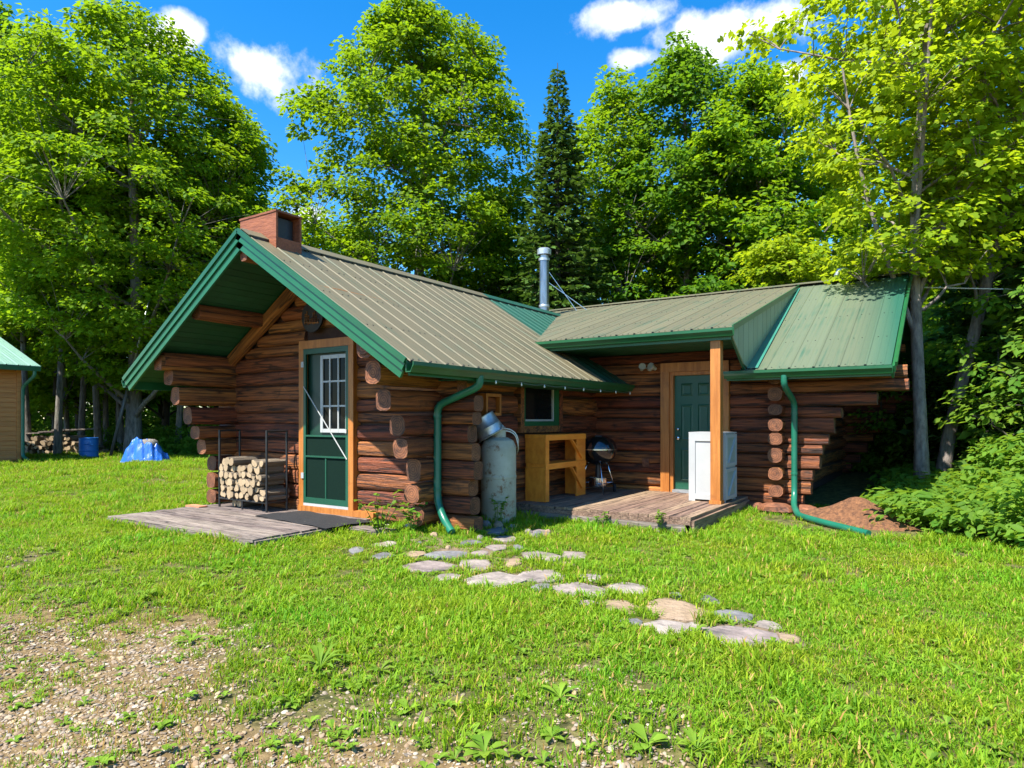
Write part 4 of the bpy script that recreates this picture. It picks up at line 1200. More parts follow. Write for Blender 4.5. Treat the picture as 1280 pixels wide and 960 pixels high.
g_l([(.0, .10), (.13, .10), (.135, .115), (.135, .24), (.128, .24), (.128, .12), (.0, .115)], 'ash_catcher', 'chrome')
g_l([(.045, .24), (.04, .45)], 'ash_tube', 'black_metal', 12)
tx_ = bpy.data.curves.new('lid_lettering', 'FONT'); tx_.body = 'Weber'; tx_.size = .058; tx_.extrude = .0008; tx_.align_x = 'CENTER'
tx_.materials.append(MATS['white_paint'])
tob = bpy.data.objects.new('lid_lettering', tx_)
fd = (Vector((0, 0, 0)) - Vector((gx0, gy0, 0))).normalized()
tob.matrix_basis = Matrix.Translation(Vector((gx0, gy0, gz + .758)) + fd * .283) @ (Matrix.Rotation(math.atan2(fd.y, fd.x) + R(90), 4, 'Z') @ Matrix.Rotation(R(68), 4, 'X'))
tm_ = bpy.data.meshes.new_from_object(tob); lo = bpy.data.objects.new('lid_lettering', tm_); lo.matrix_basis = tob.matrix_basis.copy(); link(lo, lid); bpy.data.objects.remove(tob)

# --- white resin cabinet
cx0, cx1, cy0, cy1, cz, ch = -3.27, -2.72, 9.66, 10.24, ZDK, 1.02
cb = empty('storage_cabinet', ((cx0 + cx1) / 2, (cy0 + cy1) / 2, cz), label='white two-tier storage cabinet with X-braced doors behind the porch post', cat='cabinet')
MB().box((cx0 + .01, cy0 + .012, cz + .03), (cx1 - .02, cy1 - .01, cz + ch - .02)).build('body', 'white_paint', cb)
MB().box((cx0, cy0, cz + ch - .019), (cx1, cy1, cz + ch)).build('top', 'white_paint', cb)
# -Y side: frame with a recessed panel
for a, b in (((cx0 + .005, cz + .0), (cx0 + .10, cz + ch - .02)), ((cx1 - .07, cz + .0), (cx1 - .005, cz + ch - .02)), ((cx0 + .10, cz + ch - .13), (cx1 - .07, cz + ch - .02)), ((cx0 + .10, cz + .03), (cx1 - .07, cz + .11))):
    MB().box((a[0], cy0 - .004, a[1]), (b[0], cy0 + .012, b[1])).build('side_frame', 'white_paint', cb)
# +X side: two doors, this face's shade put into their grey colour, diagonal battens
for z0, z1, dr in ((cz + .04, cz + .49, 1), (cz + .52, cz + ch - .03, 1)):
    dd = MB().box((cx1 - .02, cy0 + .02, z0), (cx1 - .004, cy1 - .02, z1)).build('cabinet_door', 'shaded_resin', cb)
    for a, b in (((cy0 + .02, z0), (cy0 + .085, z1)), ((cy1 - .085, z0), (cy1 - .02, z1)), ((cy0 + .085, z0), (cy1 - .085, z0 + .05)), ((cy0 + .085, z1 - .05), (cy1 - .085, z1))):
        MB().box((cx1 - .004, a[0], a[1]), (cx1 + .008, b[0], b[1])).build('batten', 'white_paint', dd)
    MB().bar((cx1 + .003, cy0 + .10, z0 + .05), (cx1 + .003, cy1 - .10, z1 - .05), .010, .035, up=(1, 0, 0)).build('batten', 'white_paint', dd)
for x in (cx0 + .03, cx1 - .04):
    for y in (cy0 + .03, cy1 - .04):
        MB().box((x - .025, y - .025, cz), (x + .025, y + .025, cz + .04)).build('foot', 'white_paint', cb)

# --- dirt mound where the drain runs
def mound():
    c = Vector((-1.15, 10.32, 0)); n = 40; vs, fs = [], []
    for j in range(n + 1):
        for i in range(n + 1):
            a, b = -1 + 2 * i / n, -1 + 2 * j / n
            r = math.hypot(a, b); h = max(0, 1 - r ** 1.6)
            x, y = c.x + a * 1.05, c.y + b * .58
            x, y = c.x + (x - c.x) * .80 + (y - c.y) * .5, c.y + (y - c.y) * .86 - (x - c.x) * .40
            z = ground_z(x, y) - .012 + .36 * h * (.75 + .25 * math.sin(a * 5 + 1) * math.cos(b * 4)) + .012 * h * math.sin(a * 41 + b * 13) * math.sin(b * 37 - a * 9)
            vs.append((x, y, z))
    for j in range(n):
        for i in range(n):
            a = j * (n + 1) + i; fs.append((a, a + 1, a + n + 2, a + n + 1))
    me = bpy.data.meshes.new('dirt_mound'); me.from_pydata(vs, [], fs); me.materials.append(MATS['mulch'])
    me.polygons.foreach_set('use_smooth', [True] * len(fs))
    tag(link(bpy.data.objects.new('dirt_mound', me)), 'low mound of reddish brown soil at the corbelled cabin corner', 'mound')
mound()

# --- stone path
STONES = []
def stone_obj(x, y, rx, ry, rot, h, material, parent, seed, dome=.0):
    r = random.Random(seed); n = 8; z0 = ground_z(x, y)
    mb = MB(); ring = []
    for k in range(n):
        t_ = 2 * math.pi * k / n; q = r.uniform(.72, 1.12)
        ring.append((math.cos(t_) * rx * q, math.sin(t_) * ry * q))
    lv = ((1.0, -.06), (1.02, h * .55), (.95, h * .92), (.60, h * 1.0 + dome * .75), (.25, h + dome))
    for s, zz in lv:
        for a, b in ring: mb.v.append((a * s, b * s, zz + (r.uniform(-.004, .004) if zz > 0 else 0)))
    for i in range(len(lv) - 1):
        for k in range(n):
            a0 = i * n + k; a1 = i * n + (k + 1) % n; mb.f.append((a0, a1, a1 + n, a0 + n)); mb.m.append(0)
    mb.f.append(tuple((len(lv) - 1) * n + k for k in range(n))); mb.m.append(0)
    STONES.append((x, y, max(rx, ry), rx, ry, rot))
    return mb.build('stone', material, parent, loc=(x, y, z0), rot=(r.uniform(-.03, .03), r.uniform(-.03, .03), rot), auto=30)

mat('path_soil', (.10, .070, .040), (.20, .145, .085), scale=20, rough=.95, bump=.8)
bed = MB()
for i in range(24):
    a = on_z(520 + i * 22, 672 + i * 6.4); 
    bed.v += [(a.x - .26, a.y - .16, ground_z(a.x - .26, a.y - .16) + .003), (a.x + .26, a.y + .16, ground_z(a.x + .26, a.y + .16) + .003)]
bed.f = [(2 * i, 2 * i + 1, 2 * i + 3, 2 * i + 2) for i in range(23)]; bed.m = [0] * 23
bed_o = bed.build('stone_path', 'path_soil' if 'path_soil' in MATS else 'mulch'); tag(bed_o, 'stepping stone path sunk in the grass', kind='structure')
FLAG = [(500, 572, 701, 715, 'stone'), (572, 616, 700, 714, 'stone'), (584, 657, 715, 738, 'stone'), (650, 705, 714, 731, 'stone'), (688, 758, 730, 751, 'stone'), (534, 589, 689, 700, 'stone_grey'),
        (577, 601, 678, 686, 'stone_grey'), (609, 636, 684, 692, 'stone'), (650, 702, 692, 706, 'stone'), (470, 497, 681, 687, 'stone'), (436, 456, 686, 694, 'stone_grey'), (606, 637, 666, 674, 'stone_grey'),
        (465, 493, 692, 701, 'stone_grey'), (753, 818, 729, 746, 'stone'), (749, 798, 751, 771, 'stone_tan'), (808, 881, 748, 779, 'stone_tan'), (836, 854, 740, 748, 'stone_grey'), (877, 898, 746, 756, 'stone_grey'),
        (892, 941, 765, 781, 'stone_grey'), (877, 971, 784, 810, 'stone'), (801, 864, 776, 796, 'stone'), (977, 1001, 796, 808, 'stone_tan'), (655, 690, 668, 676, 'stone'), (690, 720, 704, 712, 'stone_tan'), (632, 652, 700, 711, 'stone_tan'), (545, 578, 716, 725, 'stone'), (662, 690, 733, 742, 'stone_grey'), (722, 752, 718, 727, 'stone'), (715, 748, 753, 763, 'stone'), (772, 806, 776, 785, 'stone_grey'), (860, 880, 781, 790, 'stone'), (945, 975, 780, 790, 'stone'), (590, 612, 690, 698, 'stone'), (505, 532, 690, 698, 'stone_tan'), (618, 645, 675, 683, 'stone'), (700, 735, 690, 700, 'stone'), (640, 655, 685, 691, 'stone_grey')]
for k, (u0, u1, v0, v1, m_) in enumerate(FLAG):
    a, b = on_z((u0 + u1) / 2, v0), on_z((u0 + u1) / 2, v1); c = (a + b) / 2
    d = (c - Vector((0, 0, EYE))).dot(FWD)
    rx = (u1 - u0) / 2 * d / FPX; ry = max(.06, (b - a).length / 2 * .95)
    stone_obj(c.x, c.y, rx * 1.08, ry * 1.12, YAW + rng.uniform(-.15, .15), .016, m_, bed_o, 50 + k, .002)
PEB = [(511, 666, 9), (524, 665, 9), (549, 663, 8), (570, 665, 7), (591, 664, 6), (607, 662, 8), (623, 663, 8), (631, 654, 7), (525, 654, 10), (545, 652, 11), (543, 673, 6), (672, 672, 7), (660, 670, 6), (640, 664, 5), (560, 686, 5), (525, 681, 4), (484, 662, 5), (600, 676, 5), (685, 668, 5)]
for k, (u, v, w_) in enumerate(PEB):
    c = on_z(u, v + 2); d = (c - Vector((0, 0, EYE))).dot(FWD); r_ = w_ * d / FPX
    stone_obj(c.x, c.y, r_ * 1.05, r_ * .85, k * 1.3, r_ * .55, ('pebble_stone', 'stone', 'stone_tan', 'stone_grey')[k % 4], bed_o, 150 + k, r_ * .4)

# --- shed at the left edge
sh = empty('shed', (-24.5, 6, .1), label='orange clapboard shed with green metal roof at the left edge', cat='shed')
hx, hy1, hy0, hz = -23.35, 8.35, 3.2, .05
MB().box((hx - 4.4, hy0, hz), (hx - .02, hy1, 3.05)).build('wall', 'siding', sh)
for i in range(21):
    z0 = hz + .05 + i * .142
    MB().prism([(hx - .018, hy0, z0), (hx + .016, hy0, z0 + .002), (hx - .004, hy0, z0 + .139), (hx - .018, hy0, z0 + .139)], (0, hy1 - hy0 - .10, 0)).build('clapboard', 'siding', sh)
MB().box((hx - .1, hy1 - .098, hz), (hx + .03, hy1 + .02, 3.0)).build('corner_board', 'siding', sh)
ex, ez_ = -22.95, 3.05; rxs, rzs = -26.2, 4.22
rs = slab('roof', (rxs, hy0 - .4, rzs), (ex, hy0 - .4, ez_), (ex, hy1 + .38, ez_), (rxs, hy1 + .38, rzs), .05, 'green_gutter', sh)
slab('roof_board', (rxs, hy0 - .4, rzs), (2 * rxs - ex, hy0 - .4, ez_), (2 * rxs - ex, hy1 + .38, ez_), (rxs, hy1 + .38, rzs), .05, 'green_gutter', rs)
lay_panels((rxs, hy0 - .4, rzs), (0, 1, 0), (ex - rxs, 0, ez_ - rzs), math.hypot(ex - rxs, ez_ - rzs) + .03, hy1 - hy0 + .78, .30, 'roof_steel_shed', rs)
MB().box((ex - .03, hy0 - .4, ez_ - .16), (ex + .08, hy1 + .36, ez_ - .035)).build('gutter', 'green_gutter', sh)
MB().tube(smooth_path([(ex + .02, hy1 + .22, ez_ - .16), (ex + .02, hy1 + .22, ez_ - .3), (hx + .08, hy1 + .04, ez_ - .62), (hx + .08, hy1 + .04, .32), (hx + .35, hy1 + .1, .2)]), .05, 8).build('downspout', 'spout_green', sh, auto=40)

# --- blue drum, tarp heap, leaning mast, wood pile, all at the edge of the wood
p = at_depth(111, 22.3); zb = ground_z(p.x, p.y)
dr = empty('plastic_drum', (p.x, p.y, zb), label='blue plastic drum between the tree trunks at the edge of the wood', cat='drum')
MB().lathe([(.0, .0), (.26, 0), (.285, .03), (.285, .20), (.30, .215), (.285, .23), (.285, .42), (.30, .435), (.285, .45), (.285, .60), (.27, .63), (.0, .62)], 24, (p.x, p.y, zb)).build('shell', 'drum_blue', dr, auto=35)
MB().lathe([(.27, .625), (.295, .63), (.295, .66), (.27, .665), (.26, .64)], 24, (p.x, p.y, zb)).build('rim', 'drum_blue', dr, auto=35)

p = at_depth(183, 20.0); zb = ground_z(p.x, p.y)
tp = empty('tarp_heap', (p.x, p.y, zb), label='heap under a crumpled blue tarp on the lawn', cat='tarp')
def tarp():
    n = 44; vs, fs = [], []
    rr = random.Random(4); ph = [rr.uniform(0, 6) for _ in range(8)]
    for j in range(n + 1):
        for i in range(n + 1):
            a, b = -1 + 2 * i / n, -1 + 2 * j / n
            th = math.atan2(b, a); r = (abs(a) ** 4 + abs(b) ** 4) ** .25
            top = .52 + .10 * math.sin(a * 2.1 + ph[2]) + .06 * math.cos(b * 2.7 + ph[3])
            h = top if r < .58 else top * max(0.0, 1 - ((r - .58) / .42)) ** .8
            def ridge(t): return 1 - 2 * abs((t % 1) - .5)
            cr_ = .10 * ridge(a * 1.7 + b * 1.1 + ph[0]) + .07 * ridge(a * -1.3 + b * 2.6 + ph[1]) + .05 * ridge(a * 3.9 + b * 1.7 + ph[4]) - .10
            fold = .09 * ridge(th * .9 + ph[5] + r * .4) * max(0, r - .45) + .05 * ridge(th * 2.3 + ph[6]) * max(0, r - .5)
            sp = .58
            x, y = a * sp * (1 + fold * 1.2), b * sp * .8 * (1 + fold * 1.2)
            h = h + cr_ * (.9 if h > .04 else .15); fold = 0
            q = FWD * y + RGT * x
            vs.append((p.x + q.x, p.y + q.y, zb + max(0, h + fold * .8 * (h > .05))))
    for j in range(n):
        for i in range(n):
            a = j * (n + 1) + i; fs.append((a, a + 1, a + n + 2, a + n + 1))
    me = bpy.data.meshes.new('tarp'); me.from_pydata(vs, [], fs); me.materials.append(MATS['tarp'])
    link(bpy.data.objects.new('tarp', me), tp)
tarp()
pp = p + RGT * .08
MB().lathe([(.0, 0), (.26, 0), (.27, .1), (.24, .22), (.15, .27), (.0, .28)], 14, (pp.x, pp.y, zb + .42)).build('cinder_lump', 'stump_grey' if 'stump_grey' in MATS else 'bark', tp, auto=50)
q0 = at_depth(138, 23.0); q1 = at_depth(165, 23.0); q2 = at_depth(187, 23.0)
zg = ground_z(q0.x, q0.y)
ms = empty('mast_pole', (q0.x, q0.y, zg), label='long two-part pole leaning beside the cabin eave at the edge of the wood', cat='pole')
A0 = Vector((q0.x, q0.y, zg)); A1 = Vector((q1.x, q1.y, EYE + (525 - 465) * 23 / FPX)); A2 = Vector((q2.x, q2.y, EYE + (525 - 372) * 23 / FPX))
MB().tube([A0, A1], .055, 8).build('lower_tube', 'cable_grey', ms, smooth=True)
MB().tube([A1 - (A1 - A0) * .03, A2], .030, 8).build('upper_tube', 'zinc', ms, smooth=True)

wp_c = at_depth(66, 24.5)
wp = empty('woodpile', (wp_c.x, wp_c.y, .14), label='long heap of old cut logs at the edge of the wood', cat='woodpile')
r3 = random.Random(9); bl = [billet_mesh('round', 11), billet_mesh('half', 12)]
for row in range(4):
    for i in range(15 - row * 2):
        c = wp_c + RGT * (-1.25 + row * .12 + i * .18 + r3.uniform(-.03, .03)) + FWD * r3.uniform(-.15, .15)
        o = bpy.data.objects.new('log', r3.choice(bl)); rad = r3.uniform(.07, .11)
        o.scale = (rad, r3.uniform(1.4, 2.6), rad); o.location = (c.x, c.y, .22 + row * .17)
        o.rotation_euler = (r3.uniform(-.1, .1), r3.uniform(0, 6), YAW + r3.uniform(-.5, .5)); link(o, wp)
for k in range(3):
    a = wp_c + RGT * (-1.0 + k * .5) ; b = a + RGT * 1.6 + FWD * .2
    MB().bar((a.x, a.y, .92 + .06 * k), (b.x, b.y, 1.0 + .05 * k), .16, .05).build('board', 'deck_wood', wp)

# ================================================================== PLANTS
NPR = np.random.default_rng(21)

def np_mesh(name, verts, polys_k, n_poly, k, material, smooth=False):
    """mesh of n_poly polygons with k corners each; verts (N,3), polys_k (n_poly,k)"""
    me = bpy.data.meshes.new(name)
    me.vertices.add(len(verts)); me.vertices.foreach_set('co', np.asarray(verts, dtype=np.float32).ravel())
    me.loops.add(n_poly * k); me.loops.foreach_set('vertex_index', np.asarray(polys_k, dtype=np.int32).ravel())
    me.polygons.add(n_poly)
    me.polygons.foreach_set('loop_start', np.arange(0, n_poly * k, k, dtype=np.int32))
    me.polygons.foreach_set('loop_total', np.full(n_poly, k, dtype=np.int32))
    me.materials.append(MATS[material])
    me.update(calc_edges=True)
    return me

def unit(v):
    return v / np.maximum(1e-9, np.linalg.norm(v, axis=-1, keepdims=True))

LEAF_SHAPES = {
    # outline in (along, across), lift
    'diamond': [(0, 0, 0), (.45, -.36, .10), (1, 0, -.06), (.45, .36, .10)],
    'oval': [(0, 0, 0), (.28, -.27, .05), (.65, -.24, .04), (1, 0, -.10), (.65, .24, .04), (.28, .27, .05)],
    'maple': [(0, 0, 0), (.05, -.30, .02), (.32, -.56, .0), (.40, -.24, .05), (.78, -.34, -.02), (1.0, 0, -.10), (.78, .34, -.02), (.40, .24, .05), (.32, .56, .0), (.05, .30, .02)],
}

def leaf_cloud(name, pos, nrm, axis, size, shape, material):
    nrm = unit(nrm); axis = unit(axis - nrm * np.sum(axis * nrm, -1, keepdims=True)); side = np.cross(nrm, axis)
    sh = np.array(LEAF_SHAPES[shape]); k = len(sh); n = len(pos)
    V = (pos[:, None, :] + (axis[:, None, :] * sh[None, :, 0:1] + side[:, None, :] * sh[None, :, 1:2] + nrm[:, None, :] * sh[None, :, 2:3]) * size[:, None, None])
    V = V.reshape(-1, 3)
    base = (np.arange(n) * k)[:, None]
    if shape == 'diamond':
        P = np.concatenate([base + np.array([0, 1, 2]), base + np.array([0, 2, 3])], 1).reshape(-1, 3)
        return np_mesh(name, V, P, 2 * n, 3, material)
    if shape == 'oval':
        P = np.concatenate([base + np.array([0, 1, 2, 3]), base + np.array([0, 3, 4, 5])], 1).reshape(-1, 4)
        return np_mesh(name, V, P, 2 * n, 4, material)
    return np_mesh(name, V, base + np.arange(k)[None, :], n, k, material)

def curve_pts(a, b, sag, n=5):
    a, b = np.array(a, float), np.array(b, float); t = np.linspace(0, 1, n)[:, None]
    p = a * (1 - t) + b * t
    p[:, 2] += sag * np.sin(np.pi * t[:, 0])
    return p

def make_tree(seed, H, base, rad, n_clump, per, leaf, shape='diamond', trunk_r=.18, profile='round', leaf_m='leaf_maple', bark='bark', lean=(0, 0), limbs=18, flat=.45, clump_r=(.45, .8), twig=True, shell=.55, asym=(0, 0), forks=()):
    g = np.random.default_rng(seed)
    # trunk line
    nz_ = 12; tz_ = np.linspace(0, H * .93, nz_)
    ph = g.uniform(0, 6, 4)
    tl = np.stack([lean[0] * (tz_ / H) ** 1.2 + .10 * np.sin(tz_ * .55 + ph[0]) - .10 * math.sin(ph[0]), lean[1] * (tz_ / H) ** 1.2 + .10 * np.sin(tz_ * .5 + ph[1]) - .10 * math.sin(ph[1]), tz_], 1)
    tr = trunk_r * (1 - tz_ / (H * .97)) ** .75 + .015
    tr[0] *= 1.25
    mb = MB(); mb.tube([(p[0], p[1], p[2] - (.15 if i == 0 else 0)) for i, p in enumerate(tl)], list(tr), 9, cap=False)
    def trunk_at(z):
        return np.array([np.interp(z, tz_, tl[:, 0]), np.interp(z, tz_, tl[:, 1]), z])
    # crown envelope
    lump = g.uniform(0, 6.28, 6)
    def env(t, th):
        if profile == 'round': r = np.sin(np.pi * np.clip(t, 0.02, 1) ** .85) ** .62
        elif profile == 'tall': r = np.sin(np.pi * np.clip(t * .94 + .06, 0, 1) ** .75) ** .75
        elif profile == 'flare': r = np.clip(.35 + 1.0 * t, 0, 1) * np.sqrt(np.clip(1 - (np.clip(t - .55, 0, 1) / .45) ** 2, 0, 1))
        else: r = np.sin(np.pi * np.clip(t, 0.02, 1) ** .7) ** .6
        return rad * r * (1 + .16 * np.sin(2 * th + lump[0] + 3 * t) + .12 * np.sin(3 * th + lump[1] - 5 * t) + .08 * np.sin(7 * t * 3 + lump[2] + th))
    clumps = []
    tries = 0
    mind = (rad * rad * (H - base) / n_clump) ** (1 / 3) * .78
    while len(clumps) < n_clump and tries < n_clump * 30:
        tries += 1
        t = g.uniform(0, 1) ; th = g.uniform(0, 2 * np.pi)
        rr = (shell + (1 - shell) * g.uniform() ** .5) if g.uniform() < .82 else g.uniform(.1, shell)
        r = env(t, th) * rr
        z = base + t * (H - base)
        c0 = trunk_at(min(z, H * .92))
        p = np.array([c0[0] + r * math.cos(th) + asym[0] * t, c0[1] + r * math.sin(th) + asym[1] * t, z])
        if clumps:
            d = np.linalg.norm(np.array(clumps) - p, axis=1)
            if d.min() < mind * g.uniform(.55, 1.0): continue
        clumps.append(p)
    C = np.array(clumps)
    # limbs to spread-out clumps
    idx = [int(np.argmax(C[:, 2]))]
    dist = np.linalg.norm(C - C[idx[0]], axis=1)
    for _ in range(min(limbs, len(C)) - 1):
        i = int(np.argmax(dist)); idx.append(i); dist = np.minimum(dist, np.linalg.norm(C - C[i], axis=1))
    nodes = [trunk_at(z) for z in np.linspace(base * .8, H * .9, 14)]
    for i in idx:
        c = C[i]; hr = math.hypot(c[0] - trunk_at(min(c[2], H * .9))[0], c[1] - trunk_at(min(c[2], H * .9))[1])
        z0 = max(base * .55, min(c[2] - hr * g.uniform(.5, .95), H * .88))
        s = trunk_at(z0); p = curve_pts(s, c, -.06 * hr, 6)
        p[1:-1] += g.normal(0, .05, (4, 3))
        r0 = trunk_r * .36 * (1 - z0 / H) + .012
        mb.tube(p, list(np.linspace(r0, .012, 6)), 6, cap=False)
        nodes += [p[2], p[3], p[4]]
    for z0, (dx, dy), z1, r0 in forks:                    # stems that fork off the trunk
        s = trunk_at(z0); e_ = trunk_at(z1) + np.array([dx, dy, 0])
        p = curve_pts(s, e_, 0, 7); p[:, :2] += (np.sin(np.linspace(0, np.pi, 7)) * .18)[:, None] * np.array([dx, dy]) / max(.1, math.hypot(dx, dy))
        mb.tube(p, list(np.linspace(r0, .02, 7)), 7, cap=False); nodes += [p[3], p[4], p[5]]
    ND = np.array(nodes)
    if twig:
        for c in C:
            d = np.linalg.norm(ND - c, axis=1) + np.where(ND[:, 2] > c[2], 1.2, 0)
            a = ND[int(np.argmin(d))]
            mb.tube(curve_pts(a, c, .08, 4), [.014, .011, .008, .004], 4, cap=False)
    tm = mb.mesh('trunk', bark, True)
    # leaves
    n = len(C) * per
    ci = np.repeat(np.arange(len(C)), per)
    cr = g.uniform(clump_r[0], clump_r[1], len(C))[ci]
    u = unit(g.normal(0, 1, (n, 3))) * (g.uniform(0, 1, (n, 1)) ** .45)
    ofs = u * cr[:, None] * np.array([1, 1, flat])
    out = C[ci] - np.array([trunk_at(min(z, H * .92)) for z in C[:, 2]])[ci]; out[:, 2] *= .3
    ofs[:, 2] -= .16 * cr * (np.hypot(ofs[:, 0], ofs[:, 1]) / cr) ** 2
    pos = C[ci] + ofs
    nrm = np.array([0, 0, .95]) + unit(out) * .30 + g.normal(0, .42, (n, 3)) + u * .25
    ax = u * np.array([1, 1, .1]) + unit(out) * .4 + g.normal(0, .45, (n, 3)); ax[:, 2] -= .30
    size = leaf * g.uniform(.5, 1.35, n) * (1.15 - .3 * g.uniform(0, 1, len(C))[ci])
    lm = leaf_cloud('crown', pos, nrm, ax, size, shape, leaf_m)
    return tm, lm

def put_tree(name, meshes, loc, rz=0, s=1.0, label=None, cat='tree', group=None):
    e = empty(name, loc, label=label, cat=cat, group=group)
    e.scale = (1, 1, 1)
    for nm, me in zip(('trunk', 'crown'), meshes):
        o = bpy.data.objects.new(nm, me); COL.objects.link(o); o.parent = e
        o.rotation_euler = (0, 0, rz); o.scale = (s, s, s)
    return e

def gpos(u, depth):
    p = at_depth(u, depth); p.z = ground_z(p.x, p.y); return p

def lean_vec(r, f):      # lean given as (to the right, away) in metres
    q = RGT * r + FWD * f; return (q.x, q.y)

# ---- trees one can tell apart
T = make_tree
put_tree('maple_tree', T(1, 15.8, 2.4, 4.8, 680, 110, .18, trunk_r=.26, profile='round', leaf_m='leaf_maple'), gpos(166, 23.5), label='large broad maple on the left, trunk behind the tarp heap')
put_tree('maple_tree', T(2, 17.4, 2.6, 4.15, 640, 115, .18, trunk_r=.26, profile='round', leaf_m='leaf_maple', asym=lean_vec(-.2, 0)), gpos(532, 25.5), label='tall round-crowned maple rising behind the ridge of the gabled wing')
put_tree('maple_tree', T(3, 13.6, 2.4, 2.2, 240, 100, .18, trunk_r=.15, profile='tall', leaf_m='leaf_maple'), gpos(292, 26.0), label='smaller maple against the sky just right of the large left maple')
put_tree('maple_tree', T(4, 18.5, 3.0, 3.4, 300, 90, .22, trunk_r=.2, profile='tall', leaf_m='leaf_deep'), gpos(-10, 27.0), label='dark tall tree cut by the left edge above the shed')
put_tree('aspen_tree', T(5, 15.3, 2.6, 2.4, 280, 90, .19, trunk_r=.15, profile='tall', leaf_m='leaf_maple'), gpos(764, 26.5), label='slim light green tree right of the spruce, its stem showing')
put_tree('maple_tree', T(6, 15.8, 2.2, 3.2, 380, 95, .20, trunk_r=.18, profile='tall', leaf_m='leaf_deep'), gpos(858, 25.0), label='dense dark green tree behind the porch roof')
put_tree('maple_tree', T(7, 14.2, 2.2, 3.1, 340, 95, .20, trunk_r=.18, profile='round', leaf_m='leaf_maple'), gpos(945, 24.0), label='bushy green tree between the dense dark tree and the yellow maple')
put_tree('maple_tree', T(8, 12.8, 4.0, 3.3, 330, 66, .125, shape='maple', trunk_r=.105, profile='flare', leaf_m='leaf_yellow', bark='bark_pale', lean=lean_vec(.45, .3), flat=.34, clump_r=(.35, .62), shell=.30, limbs=24, asym=lean_vec(1.4, 1.1), forks=((2.9, lean_vec(-1.3, .5), 8.2, .058), (3.6, lean_vec(1.5, .2), 9.0, .055), (4.4, lean_vec(-.5, -.9), 9.5, .045))), gpos(1153, 12.0), label='near yellow-green maple with pale trunk right of the cabin gable')
put_tree('maple_tree', T(9, 12.5, 4.2, 3.4, 230, 62, .14, shape='maple', trunk_r=.11, profile='flare', leaf_m='leaf_yellow', bark='bark_pale', lean=lean_vec(2.9, .2), flat=.34, shell=.35, limbs=20), gpos(1174, 12.9), label='leaning maple whose pale stem slants right behind the near one')
put_tree('maple_tree', T(10, 6.9, 3.2, 2.0, 110, 70, .15, shape='maple', trunk_r=.05, profile='round', leaf_m='leaf_yellow', bark='bark_dark', flat=.25, limbs=10), gpos(985, 20.5), label='low yellow-green sapling showing over the ridge of the porch roof')
# a few more in view between those, of kinds one can tell by their place
bgA = T(31, 14.0, 2.4, 3.0, 150, 60, .27, trunk_r=.16, profile='tall', leaf_m='leaf_deep', bark='bark_dark', twig=False)
bgB = T(32, 12.5, 2.0, 3.2, 150, 60, .27, trunk_r=.14, profile='round', leaf_m='leaf_maple', bark='bark_dark', twig=False)
bgC = T(33, 8.0, .8, 2.3, 110, 60, .24, trunk_r=.07, profile='round', leaf_m='leaf_deep', bark='bark_dark', twig=False)

# ---- spruce
def make_spruce(seed, H, rad, dens=1.0):
    g = np.random.default_rng(seed); mb = MB()
    mb.tube([(0, 0, -.1), (0, 0, H * .5), (0, 0, H)], [.17, .10, .012], 8, cap=False)
    pos, nrm, ax, sz = [], [], [], []
    z = .5
    while z < H - .15:
        t = z / H; L0 = rad * (1 - t) ** .95 + .08
        nb = int(9 * dens) if t < .8 else 6
        th0 = g.uniform(0, 6.28)
        for b in range(nb):
            th = th0 + 2 * math.pi * b / nb + g.normal(0, .12); L = L0 * g.uniform(.72, 1.12)
            d = np.array([math.cos(th), math.sin(th), 0]); sd = np.array([-d[1], d[0], 0])
            tip = np.array([0, 0, z]) + d * L + np.array([0, 0, -.18 * L + .35 * (t - .5) * L])
            a = np.array([0, 0, z])
            mid = (a + tip) / 2 + np.array([0, 0, -.06 * L])
            if L > .5: mb.tube([a, mid, tip], [.018, .012, .004], 4, cap=False)
            m = max(5, int(L * 26))
            s = g.uniform(.12, 1, m) ** .8
            p = a[None] * (1 - s[:, None]) + tip[None] * s[:, None]; p[:, 2] -= .24 * L * s * (1 - s)
            lat = g.choice([-1, 1], m)
            w = g.uniform(.0, .34, m) * L * (1 - s * .75)
            p = p + sd[None] * (lat * w * .55)[:, None]
            pos.append(p); sz.append(g.uniform(.16, .30, m) * (1.0 if t < .85 else .75))
            ax.append(d[None] * .8 + sd[None] * (lat * .8)[:, None] + np.array([0, 0, -.25]) + g.normal(0, .18, (m, 3)))
            nrm.append(np.tile([0, 0, 1.0], (m, 1)) + g.normal(0, .35, (m, 3)))
        z += .26 if t < .75 else .20
    pos, nrm, ax, sz = map(np.concatenate, (pos, nrm, ax, sz))
    return mb.mesh('trunk', 'bark_dark', True), leaf_cloud('crown', pos, nrm, ax, sz, 'needle' if 'needle' in LEAF_SHAPES else 'diamond', 'needle')
LEAF_SHAPES['diamond_wide'] = LEAF_SHAPES['diamond']
sp = make_spruce(41, 13.7, 3.0, 1.1)
put_tree('spruce_tree', sp, gpos(697, 23.0), label='tall pointed spruce behind the stove pipe', cat='spruce')
hm = make_spruce(42, 6.5, 2.2, 1.1)
put_tree('spruce_tree', hm, gpos(1236, 14.5), .4, 1.0, label='dark low conifer behind the leaning maple stem', cat='spruce')
put_tree('spruce_tree', hm, gpos(1330, 12.0), 2.4, 1.0, label='dark conifer in the thicket at the right edge', cat='spruce')

